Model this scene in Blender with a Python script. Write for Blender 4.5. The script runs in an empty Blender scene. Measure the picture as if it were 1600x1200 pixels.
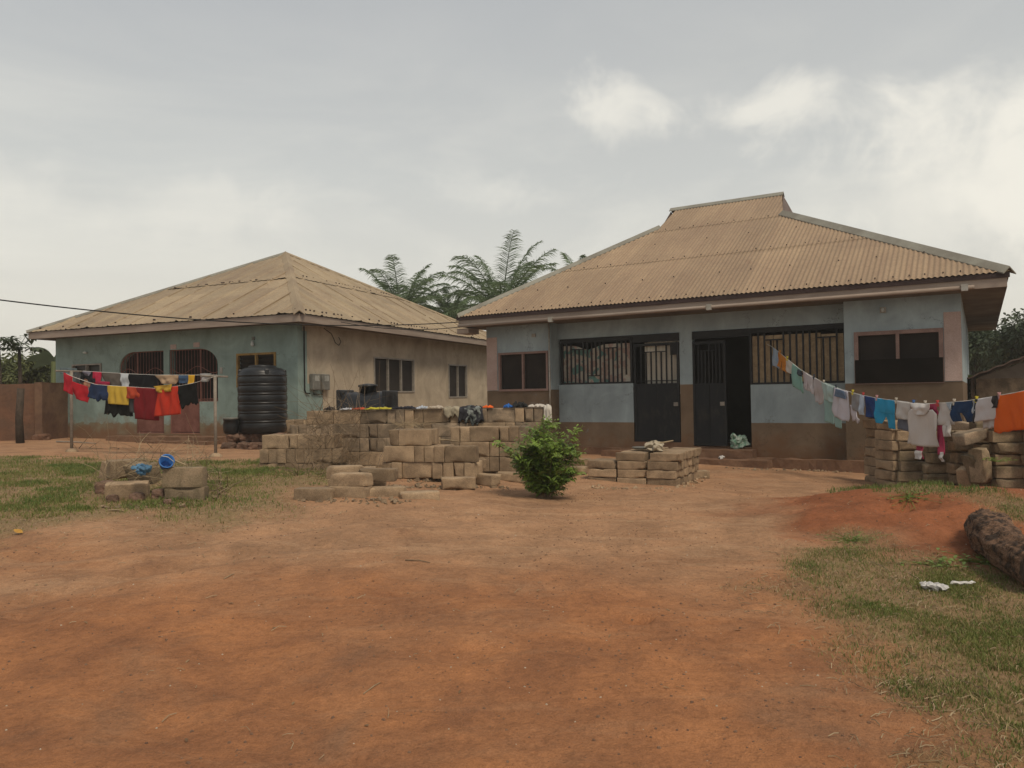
import bpy, bmesh, math, random
import numpy as np
from mathutils import Vector, Matrix, noise as mn

S = bpy.context.scene
C = S.collection
PI = math.pi
random.seed(7)

# ------------------------------------------------------------------ camera
FPX = 1200.0; PITCH = math.atan(20/1200); ROLL = math.atan(.0155); EYE = 1.5
Fv = Vector((0, math.cos(PITCH), math.sin(PITCH)))
r0 = Vector((1, 0, 0)); u0 = Vector((0, -math.sin(PITCH), math.cos(PITCH)))
Rv = math.cos(ROLL)*r0 - math.sin(ROLL)*u0
Uv = math.cos(ROLL)*u0 + math.sin(ROLL)*r0
EYEP = Vector((0, 0, EYE))
cd = bpy.data.cameras.new('camera'); cam = bpy.data.objects.new('camera', cd); C.objects.link(cam)
cam.matrix_world = Matrix.Translation(EYEP) @ Matrix((Rv, Uv, -Fv)).transposed().to_4x4()
cd.sensor_width = 36; cd.lens = 36*FPX/1600; cd.clip_start = .05; cd.clip_end = 3000
S.camera = cam
S.view_settings.view_transform = 'Standard'; S.view_settings.look = 'None'
S.view_settings.exposure = 0.14; S.view_settings.gamma = 1

# ------------------------------------------------------------------ sun + sky
SUNDIR = Vector((.45, -.75, 1.25)).normalized()
sl = bpy.data.lights.new('sun', 'SUN'); so = bpy.data.objects.new('sun', sl); C.objects.link(so)
sl.energy = 2.2; sl.angle = math.radians(16); sl.color = (1, .88, .70)
so.rotation_euler = SUNDIR.to_track_quat('Z', 'Y').to_euler()
W = bpy.data.worlds.new('World'); S.world = W; W.use_nodes = True
nt = W.node_tree; nt.nodes.clear()
def N(nt, t, **kw):
    n = nt.nodes.new(t)
    for k, v in kw.items(): setattr(n, k, v)
    return n
def L(nt, a, b): nt.links.new(a, b)
def ramp(nt, pts, src=None, interp='LINEAR'):
    n = N(nt, 'ShaderNodeValToRGB'); n.color_ramp.interpolation = interp
    e = n.color_ramp.elements
    while len(e) < len(pts): e.new(.5)
    for i, (p, c) in enumerate(pts):
        e[i].position = p
        e[i].color = (c, c, c, 1) if not hasattr(c, '__len__') else (*c, 1)
    if src is not None: L(nt, src, n.inputs[0])
    return n
def mix(nt, fac, a, b, bt='MIX'):
    n = N(nt, 'ShaderNodeMix', data_type='RGBA', blend_type=bt)
    for s, v in ((n.inputs[0], fac), (n.inputs[6], a), (n.inputs[7], b)):
        if hasattr(v, 'is_output') or isinstance(v, bpy.types.NodeSocket): L(nt, v, s)
        elif hasattr(v, '__len__'): s.default_value = (*v[:3], 1)
        else: s.default_value = v
    return n.outputs[2]
def math_(nt, op, a, b=None, clamp=False):
    n = N(nt, 'ShaderNodeMath', operation=op, use_clamp=clamp)
    for s, v in ((n.inputs[0], a), (n.inputs[1], b)):
        if v is None: continue
        if isinstance(v, bpy.types.NodeSocket): L(nt, v, s)
        else: s.default_value = v
    return n.outputs[0]
def noise(nt, vec, scale, detail=4, rough=.55, dist=0, out=0):
    n = N(nt, 'ShaderNodeTexNoise'); L(nt, vec, n.inputs['Vector'])
    n.inputs['Scale'].default_value = scale; n.inputs['Detail'].default_value = detail
    n.inputs['Roughness'].default_value = rough; n.inputs['Distortion'].default_value = dist
    return n.outputs[out]

sky = N(nt, 'ShaderNodeTexSky', sky_type='NISHITA', sun_disc=False)
sky.sun_elevation = math.asin(SUNDIR.z); sky.sun_rotation = math.atan2(SUNDIR.x, SUNDIR.y)
sky.dust_density = 4; sky.air_density = 1.5
tc = N(nt, 'ShaderNodeTexCoord'); D = tc.outputs['Generated']
sep = N(nt, 'ShaderNodeSeparateXYZ'); L(nt, D, sep.inputs[0])
# overcast veil, in units of Background strength 0.1
veil = ramp(nt, [(0, (8.0, 7.6, 6.7)), (.12, (7.6, 7.3, 6.5)), (.27, (6.0, 6.05, 5.75)), (.5, (4.0, 4.15, 4.35)), (1, (3.8, 3.95, 4.15))], sep.outputs[2])
mp = N(nt, 'ShaderNodeMapping'); L(nt, D, mp.inputs[0]); mp.inputs['Scale'].default_value = (1, 1, 2.2); mp.inputs['Location'].default_value = (3.1, 1.7, .4)
n1 = noise(nt, mp.outputs[0], 2.4, 6, .5, .25)
n2 = noise(nt, mp.outputs[0], 1.1, 3, .5)
v1 = mix(nt, ramp(nt, [(.34, 0.), (.68, 1.)], n2).outputs[0], veil.outputs[0], (5.3, 5.3, 5.05))
vv = mix(nt, .5, veil.outputs[0], v1)
mq = N(nt, 'ShaderNodeMapping'); L(nt, D, mq.inputs[0]); mq.inputs['Scale'].default_value = (1, 1, 3.4); mq.inputs['Location'].default_value = (7.3, 2.2, .9)
band = ramp(nt, [(.02, .35), (.14, 1.), (.36, .25), (.5, 0.)], sep.outputs[2]).outputs[0]
lay = math_(nt, 'MULTIPLY', ramp(nt, [(.44, 0.), (.7, .75)], noise(nt, mq.outputs[0], 2.6, 9, .6, .6)).outputs[0], band)
vv = mix(nt, lay, vv, (8.4, 8.1, 7.2))
# a few brighter cumulus low in the sky, thicker towards the right of the view
def cloudmask(px, py, rx, ry, seed, soft=.5):
    d = (Fv + (px-800)/FPX*Rv - (py-600)/FPX*Uv).normalized()
    sx = Vector((d.y, -d.x, 0)).normalized(); sz = sx.cross(d)
    cx = N(nt, 'ShaderNodeVectorMath', operation='DOT_PRODUCT'); L(nt, D, cx.inputs[0]); cx.inputs[1].default_value = sx
    cz = N(nt, 'ShaderNodeVectorMath', operation='DOT_PRODUCT'); L(nt, D, cz.inputs[0]); cz.inputs[1].default_value = sz
    cf = N(nt, 'ShaderNodeVectorMath', operation='DOT_PRODUCT'); L(nt, D, cf.inputs[0]); cf.inputs[1].default_value = d
    a = math_(nt, 'DIVIDE', cx.outputs['Value'], rx/FPX); b = math_(nt, 'DIVIDE', cz.outputs['Value'], ry/FPX)
    # clouds: flat below, billowed above
    r2 = math_(nt, 'ADD', math_(nt, 'MULTIPLY', a, a), math_(nt, 'MULTIPLY', b, b))
    r = math_(nt, 'SQRT', r2)
    m2 = N(nt, 'ShaderNodeMapping'); L(nt, D, m2.inputs[0]); m2.inputs['Location'].default_value = (seed, seed*.7, 0)
    nn = noise(nt, m2.outputs[0], 8, 8, .6, .5)
    r = math_(nt, 'ADD', r, math_(nt, 'MULTIPLY', math_(nt, 'SUBTRACT', nn, .5), 3.6))
    m = ramp(nt, [(.0, 1.), (min(1, .25+soft*.68), 0.)], math_(nt, 'MULTIPLY', r, .8), 'EASE').outputs[0]
    front = math_(nt, 'GREATER_THAN', cf.outputs['Value'], 0)
    return math_(nt, 'MULTIPLY', m, front)
cur = vv
for (px, py, rx, ry, sd, amt, soft) in [(955, 185, 80, 50, 1.3, .7, 1.1), (1170, 170, 160, 42, 4.2, .75, 1.1), (1570, 240, 200, 110, 7.7, .95, 1.1),
                              (1440, 330, 110, 60, 2.1, .4, .95), (360, 330, 170, 50, 9.4, .35, 1.), (30, 300, 90, 50, 5.5, .3, 1.), (790, 300, 120, 40, 12.3, .35, 1.)]:
    mk = math_(nt, 'MULTIPLY', cloudmask(px, py, rx, ry, sd, soft), amt)
    cur = mix(nt, mk, cur, (8.9, 8.5, 7.5))
fin = mix(nt, .9, sky.outputs[0], cur)
bg = N(nt, 'ShaderNodeBackground'); bg.inputs[1].default_value = .1
L(nt, fin, bg.inputs[0]); wo = N(nt, 'ShaderNodeOutputWorld'); L(nt, bg.outputs[0], wo.inputs[0])

# ------------------------------------------------------------------ helpers
def ray(x, y): return Fv + (x-800)/FPX*Rv - (y-600)/FPX*Uv
def at(x, y, D): r = ray(x, y); return EYEP + r*(D/r.y)
def lerp(a, b, t): return a+(b-a)*t
def pw(x, pts):
    if x <= pts[0][0]: return pts[0][1]
    for (a, u), (b, v) in zip(pts, pts[1:]):
        if x <= b: return u+(v-u)*(x-a)/(b-a)
    return pts[-1][1]
def sm(a, b, x): t = max(0, min(1, (x-a)/(b-a))); return t*t*(3-2*t)
def fbm(x, y, s, z=0.): return mn.fractal(Vector((x*s, y*s, z)), 1., 2., 4)
GX = [(-30, .6), (-13, .56), (-9, .48), (-4, .42), (-1.5, .38), (0, .26), (2, .17), (4, .09), (6, .0), (12, -.05)]
MC = (5.0, 8.4)
def base_g(X, Y):
    v = pw(X, GX)*sm(2.5, 9.5, Y)
    v += .05*sm(0, 1, 1-abs(X)/40)*0
    dx, dy = (X-MC[0])/2.35, (Y-MC[1])/2.0
    d = math.sqrt(dx*dx+dy*dy)
    if d < 1.4: v += .38*(1-sm(.1, 1.15, d + .12*fbm(X, Y, 1.3, 5)))
    return v
def g(X, Y):
    v = base_g(X, Y)
    if abs(X) < 20 and Y < 25:
        v += .028*fbm(X, Y, .55, 1) + .013*fbm(X, Y, 2.3, 2) + (.006*fbm(X, Y, 6.5, 2) if Y < 12 else 0)
        if 3 < Y < 11.5 and RUTS:
            for rp in RUTS:
                if abs(Y-pw(X, rp)) < .6: q = (Y-pw(X, rp)-.03*fbm(X, Y, 1.5, 3))/.16; v -= .022*math.exp(-q*q)-.010*math.exp(-(abs(q)-1.7)**2*2)
        for (hx, hy, hr, hd) in HOLES+SC.get((int(X//.6), int(Y//.6)), []):
            d = math.hypot((X-hx)/1.4, Y-hy)/hr
            if d < 1: v -= hd*(1-sm(.2, 1, d))
    return v
HOLES = []; SC = {}; RUTS = []
_r = random.Random(12)
for _ in range(900):
    hx, hy = _r.uniform(-8, 6.5), _r.uniform(2.4, 12); hr = _r.uniform(.04, .11)*(1+.07*hy); hd = hr*_r.uniform(-.10, .16)
    for cx in {int((hx-hr*1.4)//.6), int((hx+hr*1.4)//.6)}:
        for cy in {int((hy-hr)//.6), int((hy+hr)//.6)}: SC.setdefault((cx, cy), []).append((hx, hy, hr, hd))
def onground(x, y, off=0):
    r = ray(x, y); p = EYEP + r*3
    lo = 1.5; hi = 60; 
    t = lo
    while t < hi:
        p = EYEP + r*t
        if p.z < g(p.x, p.y)+off: break
        t += .05 if t < 20 else .3
    a, b = t-.3, t
    for _ in range(18):
        m = (a+b)/2; p = EYEP+r*m
        if p.z < g(p.x, p.y)+off: b = m
        else: a = m
    return EYEP + r*b
for (x, y, r_, d_) in [(996, 967, .09, .07), (960, 860, .25, .02), (1420, 790, .26, .10), (720, 1020, .22, .035), (1000, 930, .12, .015)]:
    p = onground(x, y); HOLES.append((p.x, p.y, r_, d_))

for px in ([(-50, 885), (380, 838), (560, 812), (780, 800), (1000, 808), (1250, 812)], [(-50, 960), (300, 880), (560, 846), (800, 832), (1050, 836), (1250, 850)], [(-60, 1000), (200, 960), (420, 985), (560, 1060), (640, 1200)]):
    q = sorted((p.x, p.y) for p in (onground(*k) for k in px)); RUTS.append(q) if px[0][1] < 990 else None

class MB:
    def __init__(s): s.v = []; s.f = []
    def add(s, vs, fs):
        n = len(s.v); s.v += [tuple(v) for v in vs]; s.f += [tuple(i+n for i in f) for f in fs]; return s
    def box(s, x0, x1, y0, y1, z0, z1, M=None):
        vs = [Vector((x, y, z)) for x in (x0, x1) for y in (y0, y1) for z in (z0, z1)]
        if M is not None: vs = [M @ v for v in vs]
        return s.add(vs, [(0, 1, 3, 2), (4, 6, 7, 5), (0, 4, 5, 1), (2, 3, 7, 6), (0, 2, 6, 4), (1, 5, 7, 3)])
    def tube(s, pts, r, seg=6, cap=True):
        pts = [Vector(p) for p in pts]; n = len(pts); vs = []; fs = []
        prev = None
        for i, p in enumerate(pts):
            t = (pts[min(i+1, n-1)]-pts[max(i-1, 0)]).normalized()
            a = Vector((0, 0, 1)) if abs(t.z) < .9 else Vector((1, 0, 0))
            x = t.cross(a).normalized() if prev is None else (prev - t*prev.dot(t)).normalized()
            prev = x; y = t.cross(x)
            rr = r[i] if hasattr(r, '__len__') else r
            for k in range(seg):
                q = 2*PI*k/seg; vs.append(p+(x*math.cos(q)+y*math.sin(q))*rr)
        for i in range(n-1):
            for k in range(seg):
                fs.append((i*seg+k, i*seg+(k+1) % seg, (i+1)*seg+(k+1) % seg, (i+1)*seg+k))
        if cap: fs.append(tuple(range(seg))[::-1]); fs.append(tuple((n-1)*seg+k for k in range(seg)))
        return s.add(vs, fs)
    def lathe(s, prof, seg=40, M=None, cx=0, cy=0):
        vs = []; fs = []
        for (r, z) in prof:
            for k in range(seg):
                q = 2*PI*k/seg; vs.append(Vector((cx+r*math.cos(q), cy+r*math.sin(q), z)))
        n = len(prof)
        for i in range(n-1):
            for k in range(seg): fs.append((i*seg+k, i*seg+(k+1) % seg, (i+1)*seg+(k+1) % seg, (i+1)*seg+k))
        fs.append(tuple(range(seg))[::-1]); fs.append(tuple((n-1)*seg+k for k in range(seg)))
        if M is not None: vs = [M @ v for v in vs]
        return s.add(vs, fs)
def link(o, parent=None):
    C.objects.link(o)
    if parent: o.parent = parent
    return o
def obj(name, mb, m, parent=None, smooth=False, bevel=0, loc=None):
    me = bpy.data.meshes.new(name); me.from_pydata(mb.v, [], mb.f); me.validate(); me.update()
    if m: me.materials.append(m)
    if smooth: me.polygons.foreach_set('use_smooth', [True]*len(me.polygons))
    o = bpy.data.objects.new(name, me); link(o, parent)
    if loc is not None: o.location = loc
    if bevel:
        b = o.modifiers.new('bevel', 'BEVEL'); b.width = bevel; b.segments = 2; b.limit_method = 'ANGLE'
    return o
def recenter(o):
    me = o.data; n = len(me.vertices); a = np.empty(n*3, 'f'); me.vertices.foreach_get('co', a); a = a.reshape(-1, 3)
    c = a.mean(0); c[2] = a[:, 2].min(); a -= c; me.vertices.foreach_set('co', a.ravel()); me.update(); o.location = Vector(c.tolist())+o.location
def tag(o, label, cat, group=None, kind=None):
    o['label'] = label; o['category'] = cat
    if group: o['group'] = group
    if kind: o['kind'] = kind
    if o.type == 'MESH' and o.location.length == 0 and not kind: recenter(o)
    return o
def empty(name, loc, rz=0, label=None, cat=None, group=None):
    o = bpy.data.objects.new(name, None); C.objects.link(o); o.location = loc; o.rotation_euler = (0, 0, rz); o.empty_display_size = .2
    if label: tag(o, label, cat, group)
    return o
def slab(outlines, y0, y1):
    """2D outlines in (x, z) with holes -> solid between y0 and y1"""
    cu = bpy.data.curves.new('c', 'CURVE'); cu.dimensions = '2D'; cu.fill_mode = 'BOTH'; cu.extrude = abs(y1-y0)/2
    for pts in outlines:
        sp = cu.splines.new('POLY'); sp.points.add(len(pts)-1)
        for i, p in enumerate(pts): sp.points[i].co = (p[0], p[1], 0, 1)
        sp.use_cyclic_u = True
    o = bpy.data.objects.new('c', cu)
    me = bpy.data.meshes.new_from_object(o)
    mb = MB()
    mb.add([(v.co.x, (y0+y1)/2 - v.co.z, v.co.y) for v in me.vertices], [tuple(p.vertices) for p in me.polygons])
    bpy.data.objects.remove(o); bpy.data.curves.remove(cu); bpy.data.meshes.remove(me)
    return mb
def rect(x0, x1, z0, z1): return [(x0, z0), (x1, z0), (x1, z1), (x0, z1)]

# ------------------------------------------------------------------ materials
def newmat(name):
    m = bpy.data.materials.new(name); m.use_nodes = True; nt = m.node_tree
    b = nt.nodes['Principled BSDF']; return m, nt, b
def mat(name, c1, c2=None, scale=4, rough=.9, bump=.25, bscale=40, bdist=.01, fine=.25, rand=0., metal=0., lo=.38, hi=.62, stretch=(1, 1, 1), spec=.25, sheen=0, translucent=0):
    m, nt, b = newmat(name)
    t = N(nt, 'ShaderNodeTexCoord'); mp = N(nt, 'ShaderNodeMapping'); L(nt, t.outputs['Object'], mp.inputs[0]); mp.inputs['Scale'].default_value = stretch
    v = mp.outputs[0]
    if rand:
        oi = N(nt, 'ShaderNodeObjectInfo'); ad = N(nt, 'ShaderNodeVectorMath', operation='ADD'); L(nt, v, ad.inputs[0])
        cb = N(nt, 'ShaderNodeVectorMath', operation='SCALE'); cb.inputs[0].default_value = (37, 19, 53); L(nt, oi.outputs['Random'], cb.inputs['Scale'])
        L(nt, cb.outputs[0], ad.inputs[1]); v = ad.outputs[0]
    if c2 is None: c2 = tuple(x*.7 for x in c1)
    n = noise(nt, v, scale, 6, .6, .4)
    c = mix(nt, ramp(nt, [(lo, 0.), (hi, 1.)], n).outputs[0], c1, c2)
    if fine:
        f = noise(nt, v, bscale*1.5, 3, .7)
        f = ramp(nt, [(.25, 1-fine), (.75, 1+fine*.6)], f).outputs[0]
        c = mix(nt, 1., c, f, 'MULTIPLY')
    if rand:
        rr = math_(nt, 'ADD', math_(nt, 'MULTIPLY', oi.outputs['Random'], rand), 1-rand*.5)
        c = mix(nt, 1., c, rr, 'MULTIPLY')
    L(nt, c, b.inputs['Base Color'])
    b.inputs['Roughness'].default_value = rough; b.inputs['Metallic'].default_value = metal
    b.inputs['Specular IOR Level'].default_value = spec
    if sheen: b.inputs['Sheen Weight'].default_value = sheen
    if bump:
        bn = N(nt, 'ShaderNodeBump'); bn.inputs['Strength'].default_value = bump; bn.inputs['Distance'].default_value = bdist
        L(nt, noise(nt, v, bscale, 5, .65), bn.inputs['Height']); L(nt, bn.outputs[0], b.inputs['Normal'])
    if translucent:
        tr = N(nt, 'ShaderNodeBsdfTranslucent'); L(nt, c, tr.inputs[0]); ms = N(nt, 'ShaderNodeMixShader'); ms.inputs[0].default_value = translucent
        L(nt, b.outputs[0], ms.inputs[1]); L(nt, tr.outputs[0], ms.inputs[2]); L(nt, ms.outputs[0], nt.nodes['Material Output'].inputs[0])
    return m
def wallmat(name, top, low, h, red=(.16, .075, .035), splash=.6, edge=.01, base=.0, var=.28):
    """painted render: colour change at height h (object z), streaks, and a splash-back stain near the ground"""
    m, nt, b = newmat(name)
    t = N(nt, 'ShaderNodeTexCoord'); v = t.outputs['Object']
    s = N(nt, 'ShaderNodeSeparateXYZ'); L(nt, v, s.inputs[0]); z = s.outputs[2]
    nz = noise(nt, v, 3, 5, .6)
    zz = math_(nt, 'ADD', z, math_(nt, 'MULTIPLY', math_(nt, 'SUBTRACT', nz, .5), edge))
    fac = ramp(nt, [(0, 1.), (.012, 0.)], math_(nt, 'SUBTRACT', zz, h)).outputs[0]
    c = mix(nt, fac, top, low)
    # mottled patches and vertical rain streaks
    pn = noise(nt, v, 1.3, 7, .62, .6)
    c = mix(nt, 1., c, ramp(nt, [(.3, 1-var), (.7, 1+var*.5)], pn).outputs[0], 'MULTIPLY')
    mp = N(nt, 'ShaderNodeMapping'); L(nt, v, mp.inputs[0]); mp.inputs['Scale'].default_value = (2.5, 2.5, .5)
    st = noise(nt, mp.outputs[0], 1.2, 6, .7)
    c = mix(nt, 1., c, ramp(nt, [(.35, .90), (.6, 1.03)], st).outputs[0], 'MULTIPLY')
    # dirt
    dz = math_(nt, 'SUBTRACT', z, base)
    dn = noise(nt, v, 2.2, 7, .65, .5)
    dd = math_(nt, 'SUBTRACT', math_(nt, 'ADD', math_(nt, 'MULTIPLY', math_(nt, 'SUBTRACT', dn, .5), 1.3), splash), dz)
    df = ramp(nt, [(-.0, 0.), (.45, .85)], dd).outputs[0]
    c = mix(nt, df, c, red)
    dv = N(nt, 'ShaderNodeVectorMath', operation='ADD'); L(nt, v, dv.inputs[0]); L(nt, noise(nt, v, 3., 5, .7, 0, 1), dv.inputs[1])
    vc = N(nt, 'ShaderNodeTexVoronoi', feature='DISTANCE_TO_EDGE'); L(nt, dv.outputs[0], vc.inputs['Vector']); vc.inputs['Scale'].default_value = .8
    cm = math_(nt, 'MULTIPLY', ramp(nt, [(.0, .8), (.007, 0.)], vc.outputs['Distance']).outputs[0], ramp(nt, [(.5, 0.), (.56, 1.)], noise(nt, v, .9, 3, .5)).outputs[0])
    c = mix(nt, cm, c, tuple(x*.35 for x in low))
    c = mix(nt, ramp(nt, [(.62, 0.), (.67, .45)], noise(nt, v, 2.6, 9, .75, .3)).outputs[0], c, tuple(x*.62 for x in top))
    sp = noise(nt, v, 26, 4, .7)
    c = mix(nt, ramp(nt, [(.66, 0.), (.74, .5)], sp).outputs[0], c, tuple(x*.45 for x in low))
    L(nt, c, b.inputs['Base Color']); b.inputs['Roughness'].default_value = .88; b.inputs['Specular IOR Level'].default_value = .2
    bn = N(nt, 'ShaderNodeBump'); bn.inputs['Strength'].default_value = .35; bn.inputs['Distance'].default_value = .01
    hb = math_(nt, 'ADD', noise(nt, v, 7, 4, .6), math_(nt, 'MULTIPLY', noise(nt, v, 60, 3, .6), .25))
    L(nt, hb, bn.inputs['Height']); L(nt, bn.outputs[0], b.inputs['Normal'])
    return m
BLUE = (.285, .345, .365); BROWN = (.185, .13, .085); GREENW = (.225, .295, .27)
M = {}
M['w_mid'] = wallmat('blue wall brown base', BLUE, BROWN, .89, splash=.55, base=.1)
M['w_bay'] = wallmat('blue wall tall brown base', BLUE, (.14, .10, .066), 1.645, splash=.35, base=.1)
M['w_pil'] = wallmat('pillar paint', BLUE, BROWN, 1.70, splash=.4, base=.3)
M['w_green'] = wallmat('faded green wall', GREENW, (.19, .185, .13), .95, red=(.17, .085, .045), splash=.62, base=.5, edge=.5)
M['w_tan'] = wallmat('bare cement render', (.42, .35, .26), (.36, .29, .21), 1.2, red=(.24, .15, .09), splash=.25, base=.5, var=.32)
M['pink'] = mat('faded pink paint', (.42, .32, .285), (.36, .265, .23), 2, bump=.15)
M['pinkframe'] = mat('pink window surround', (.26, .175, .15), (.2, .13, .11), 3, bump=.15)
M['plinth'] = mat('earth plastered plinth', (.2, .115, .07), (.14, .075, .045), 3, bump=.5, bscale=14)
def roofmat(name, c1, c2, rust, streak=(14, 1, 1), rs=.5, ax=0):
    m, nt, b = newmat(name)
    t = N(nt, 'ShaderNodeTexCoord'); v = t.outputs['Object']
    n = noise(nt, v, .55, 7, .6, .5)
    c = mix(nt, ramp(nt, [(.35, 0.), (.65, 1.)], n).outputs[0], c1, c2)
    mp = N(nt, 'ShaderNodeMapping'); L(nt, v, mp.inputs[0]); mp.inputs['Scale'].default_value = streak
    s = noise(nt, mp.outputs[0], .7, 6, .65)
    c = mix(nt, ramp(nt, [(.45, 0.), (.75, rs)], s).outputs[0], c, rust)
    sx = N(nt, 'ShaderNodeSeparateXYZ'); L(nt, v, sx.inputs[0])
    ce = math_(nt, 'FLOOR', math_(nt, 'DIVIDE', math_(nt, 'ADD', sx.outputs[ax], 20.03), .8)); ro = math_(nt, 'FLOOR', math_(nt, 'DIVIDE', math_(nt, 'ADD', sx.outputs[2], .3), 1.2))
    wn = N(nt, 'ShaderNodeTexWhiteNoise', noise_dimensions='1D'); L(nt, math_(nt, 'ADD', ce, math_(nt, 'MULTIPLY', ro, 7.3)), wn.inputs['W'])
    c = mix(nt, 1., c, ramp(nt, [(0, .88), (1, 1.08)], wn.outputs['Value']).outputs[0], 'MULTIPLY')
    c = mix(nt, ramp(nt, [(.60, 0.), (.72, .75)], noise(nt, v, 1.9, 8, .7, .8)).outputs[0], c, rust)
    f = noise(nt, v, 14, 6, .7)
    c = mix(nt, 1., c, ramp(nt, [(.3, .82), (.7, 1.12)], f).outputs[0], 'MULTIPLY')
    L(nt, c, b.inputs['Base Color']); b.inputs['Roughness'].default_value = .75; b.inputs['Metallic'].default_value = .0
    bn = N(nt, 'ShaderNodeBump'); bn.inputs['Strength'].default_value = .2; bn.inputs['Distance'].default_value = .01
    L(nt, f, bn.inputs['Height']); L(nt, bn.outputs[0], b.inputs['Normal'])
    return m
M['roof_r'] = roofmat('dusty corrugated sheet', (.315, .22, .135), (.245, .168, .105), (.20, .12, .075), (16, .6, 1))
M['roof_l'] = roofmat('weathered tan sheet', (.33, .25, .155), (.255, .19, .12), (.17, .105, .065), (3, .8, 1), .6)
M['roof_ls'] = roofmat('weathered tan sheet side', (.345, .265, .165), (.265, .20, .127), (.17, .11, .07), (.8, 3, 1), .6, 1)
M['sheetlap'] = mat('rusted sheet edge', (.19, .13, .08), (.28, .21, .13), 3, lo=.3, hi=.5)
M['cap'] = mat('grey ridge capping', (.25, .24, .20), (.18, .165, .135), 1.5, rough=.7, bump=.1)
M['fascia'] = mat('pale fascia board', (.31, .25, .205), (.24, .185, .15), 1.2, rough=.7, bump=.1, stretch=(1, 1, 6))
M['fascia_d'] = mat('plain dark brown', (.05, .032, .03), None, 3)
M['soffit'] = mat('stained soffit board', (.16, .135, .11), (.10, .085, .07), 1.5)
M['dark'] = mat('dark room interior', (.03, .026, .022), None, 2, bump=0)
M['black_metal'] = mat('black painted steel', (.010, .012, .015), (.018, .018, .018), 3, rough=.6, bump=.15, spec=.25)
M['black_scuff'] = mat('scuffed black sheet', (.011, .013, .016), (.045, .04, .034), 5, rough=.65, bump=.1, lo=.52, hi=.85, stretch=(1, 1, .5), spec=.25)
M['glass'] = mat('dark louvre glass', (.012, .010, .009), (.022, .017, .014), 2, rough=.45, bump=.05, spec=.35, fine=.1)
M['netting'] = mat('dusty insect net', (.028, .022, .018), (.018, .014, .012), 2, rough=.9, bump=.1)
M['wood_y'] = mat('ochre wood frame', (.30, .19, .06), (.2, .12, .04), 5)
M['alu'] = mat('dull aluminium', (.30, .27, .23), None, 6, rough=.5)
M['red_metal'] = mat('rust red gate paint', (.20, .085, .065), (.14, .055, .04), 4, rough=.7, bump=.1)
M['pvc'] = mat('grey pvc pipe', (.34, .33, .30), (.26, .24, .2), 3, rough=.5)
M['meter'] = mat('grey meter case', (.17, .165, .145), None, 6, rough=.5)
M['meterglass'] = mat('pale meter face', (.33, .33, .30), None, 6, rough=.3)
M['cable'] = mat('black cable', (.012, .011, .01), None, 6, rough=.6, bump=0)
M['bulbw'] = mat('white glass bulb', (.55, .57, .55), None, 6, rough=.3, bump=0)
M['tank'] = mat('black polythene', (.008, .009, .011), (.014, .014, .015), 3, rough=.38, bump=.05, spec=.35, fine=.1)
M['block'] = mat('sandcrete block', (.35, .25, .158), (.21, .148, .093), 4.5, rand=.55, bump=.7, bscale=70, bdist=.008, fine=.45)
M['blockw'] = mat('weathered sandcrete block', (.27, .20, .135), (.13, .10, .07), 4.5, rand=.6, bump=.6, bscale=50, bdist=.006, fine=.35)
M['blockr'] = mat('mossy laterite block', (.27, .20, .13), (.15, .115, .07), 5, rand=.55, bump=.6, bscale=45, bdist=.008, fine=.35)
M['stone'] = mat('reddish rubble stone', (.17, .10, .07), (.11, .07, .05), 5, rand=.4, bump=.6, bscale=25, bdist=.01)
M['mud'] = mat('red mud wall', (.15, .075, .045), (.10, .06, .04), 1.2, bump=.6, bscale=8, bdist=.02)
M['bark'] = mat('dark bark', (.07, .05, .036), (.04, .03, .022), 8, bump=.8, bscale=20, bdist=.02)
M['log'] = mat('old log bark', (.22, .125, .075), (.06, .038, .026), 9, bump=1., bscale=30, bdist=.05, stretch=(1, 1, 1), fine=.6, lo=.45, hi=.58)
M['logend'] = mat('dark log hollow', (.02, .015, .012), (.035, .025, .018), 10, bump=.8)
M['palm'] = mat('oil palm leaf', (.15, .215, .10), (.10, .145, .07), 1.5, rough=.5, bump=0, fine=.1, spec=.4, translucent=.4)
M['palmtrunk'] = mat('palm trunk', (.1, .075, .055), None, 6, bump=.8)
M['leafdk'] = mat('dark tree leaves', (.085, .11, .06), (.055, .075, .04), .9, rough=.55, bump=0, fine=.1, translucent=.2)
M['leafmd'] = mat('scrub leaves', (.15, .165, .06), (.09, .11, .04), 1.1, rough=.55, bump=0, fine=.1, translucent=.25)
M['bush'] = mat('glossy shrub leaves', (.18, .25, .05), (.11, .17, .035), 5, rough=.4, bump=0, fine=.1, translucent=.2, spec=.4)
M['bushlt'] = mat('young shrub leaves', (.22, .33, .06), (.16, .25, .05), 5, rough=.4, bump=0, fine=.1, translucent=.3)
M['twig'] = mat('dry twigs', (.22, .16, .10), (.14, .10, .065), 20, bump=0)
M['straw'] = mat('bleached straw', (.34, .26, .16), (.22, .165, .10), 3, bump=0, rand=.2)
M['grass'] = mat('short grass', (.17, .19, .05), (.22, .20, .075), 1.6, bump=0, fine=0, rough=.6, translucent=.25)
M['grassd'] = mat('deep green grass', (.10, .15, .035), (.15, .17, .045), 2.2, bump=0, fine=0, rough=.6, translucent=.25)
M['grassy'] = mat('dry grass', (.34, .25, .13), (.24, .17, .085), 2, bump=0, fine=0, rough=.7)
M['rope'] = mat('white line', (.62, .6, .55), None, 9, bump=0)
M['bluebag'] = mat('blue plastic', (.035, .15, .42), (.03, .11, .32), 9, rough=.4, bump=.3, bscale=20)
M['bluebag2'] = mat('pale blue plastic', (.10, .22, .34), (.07, .15, .25), 9, rough=.4, bump=.3, bscale=20)
M['plastic'] = mat('white litter', (.6, .58, .56), None, 9, rough=.5, bump=.2)
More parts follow.
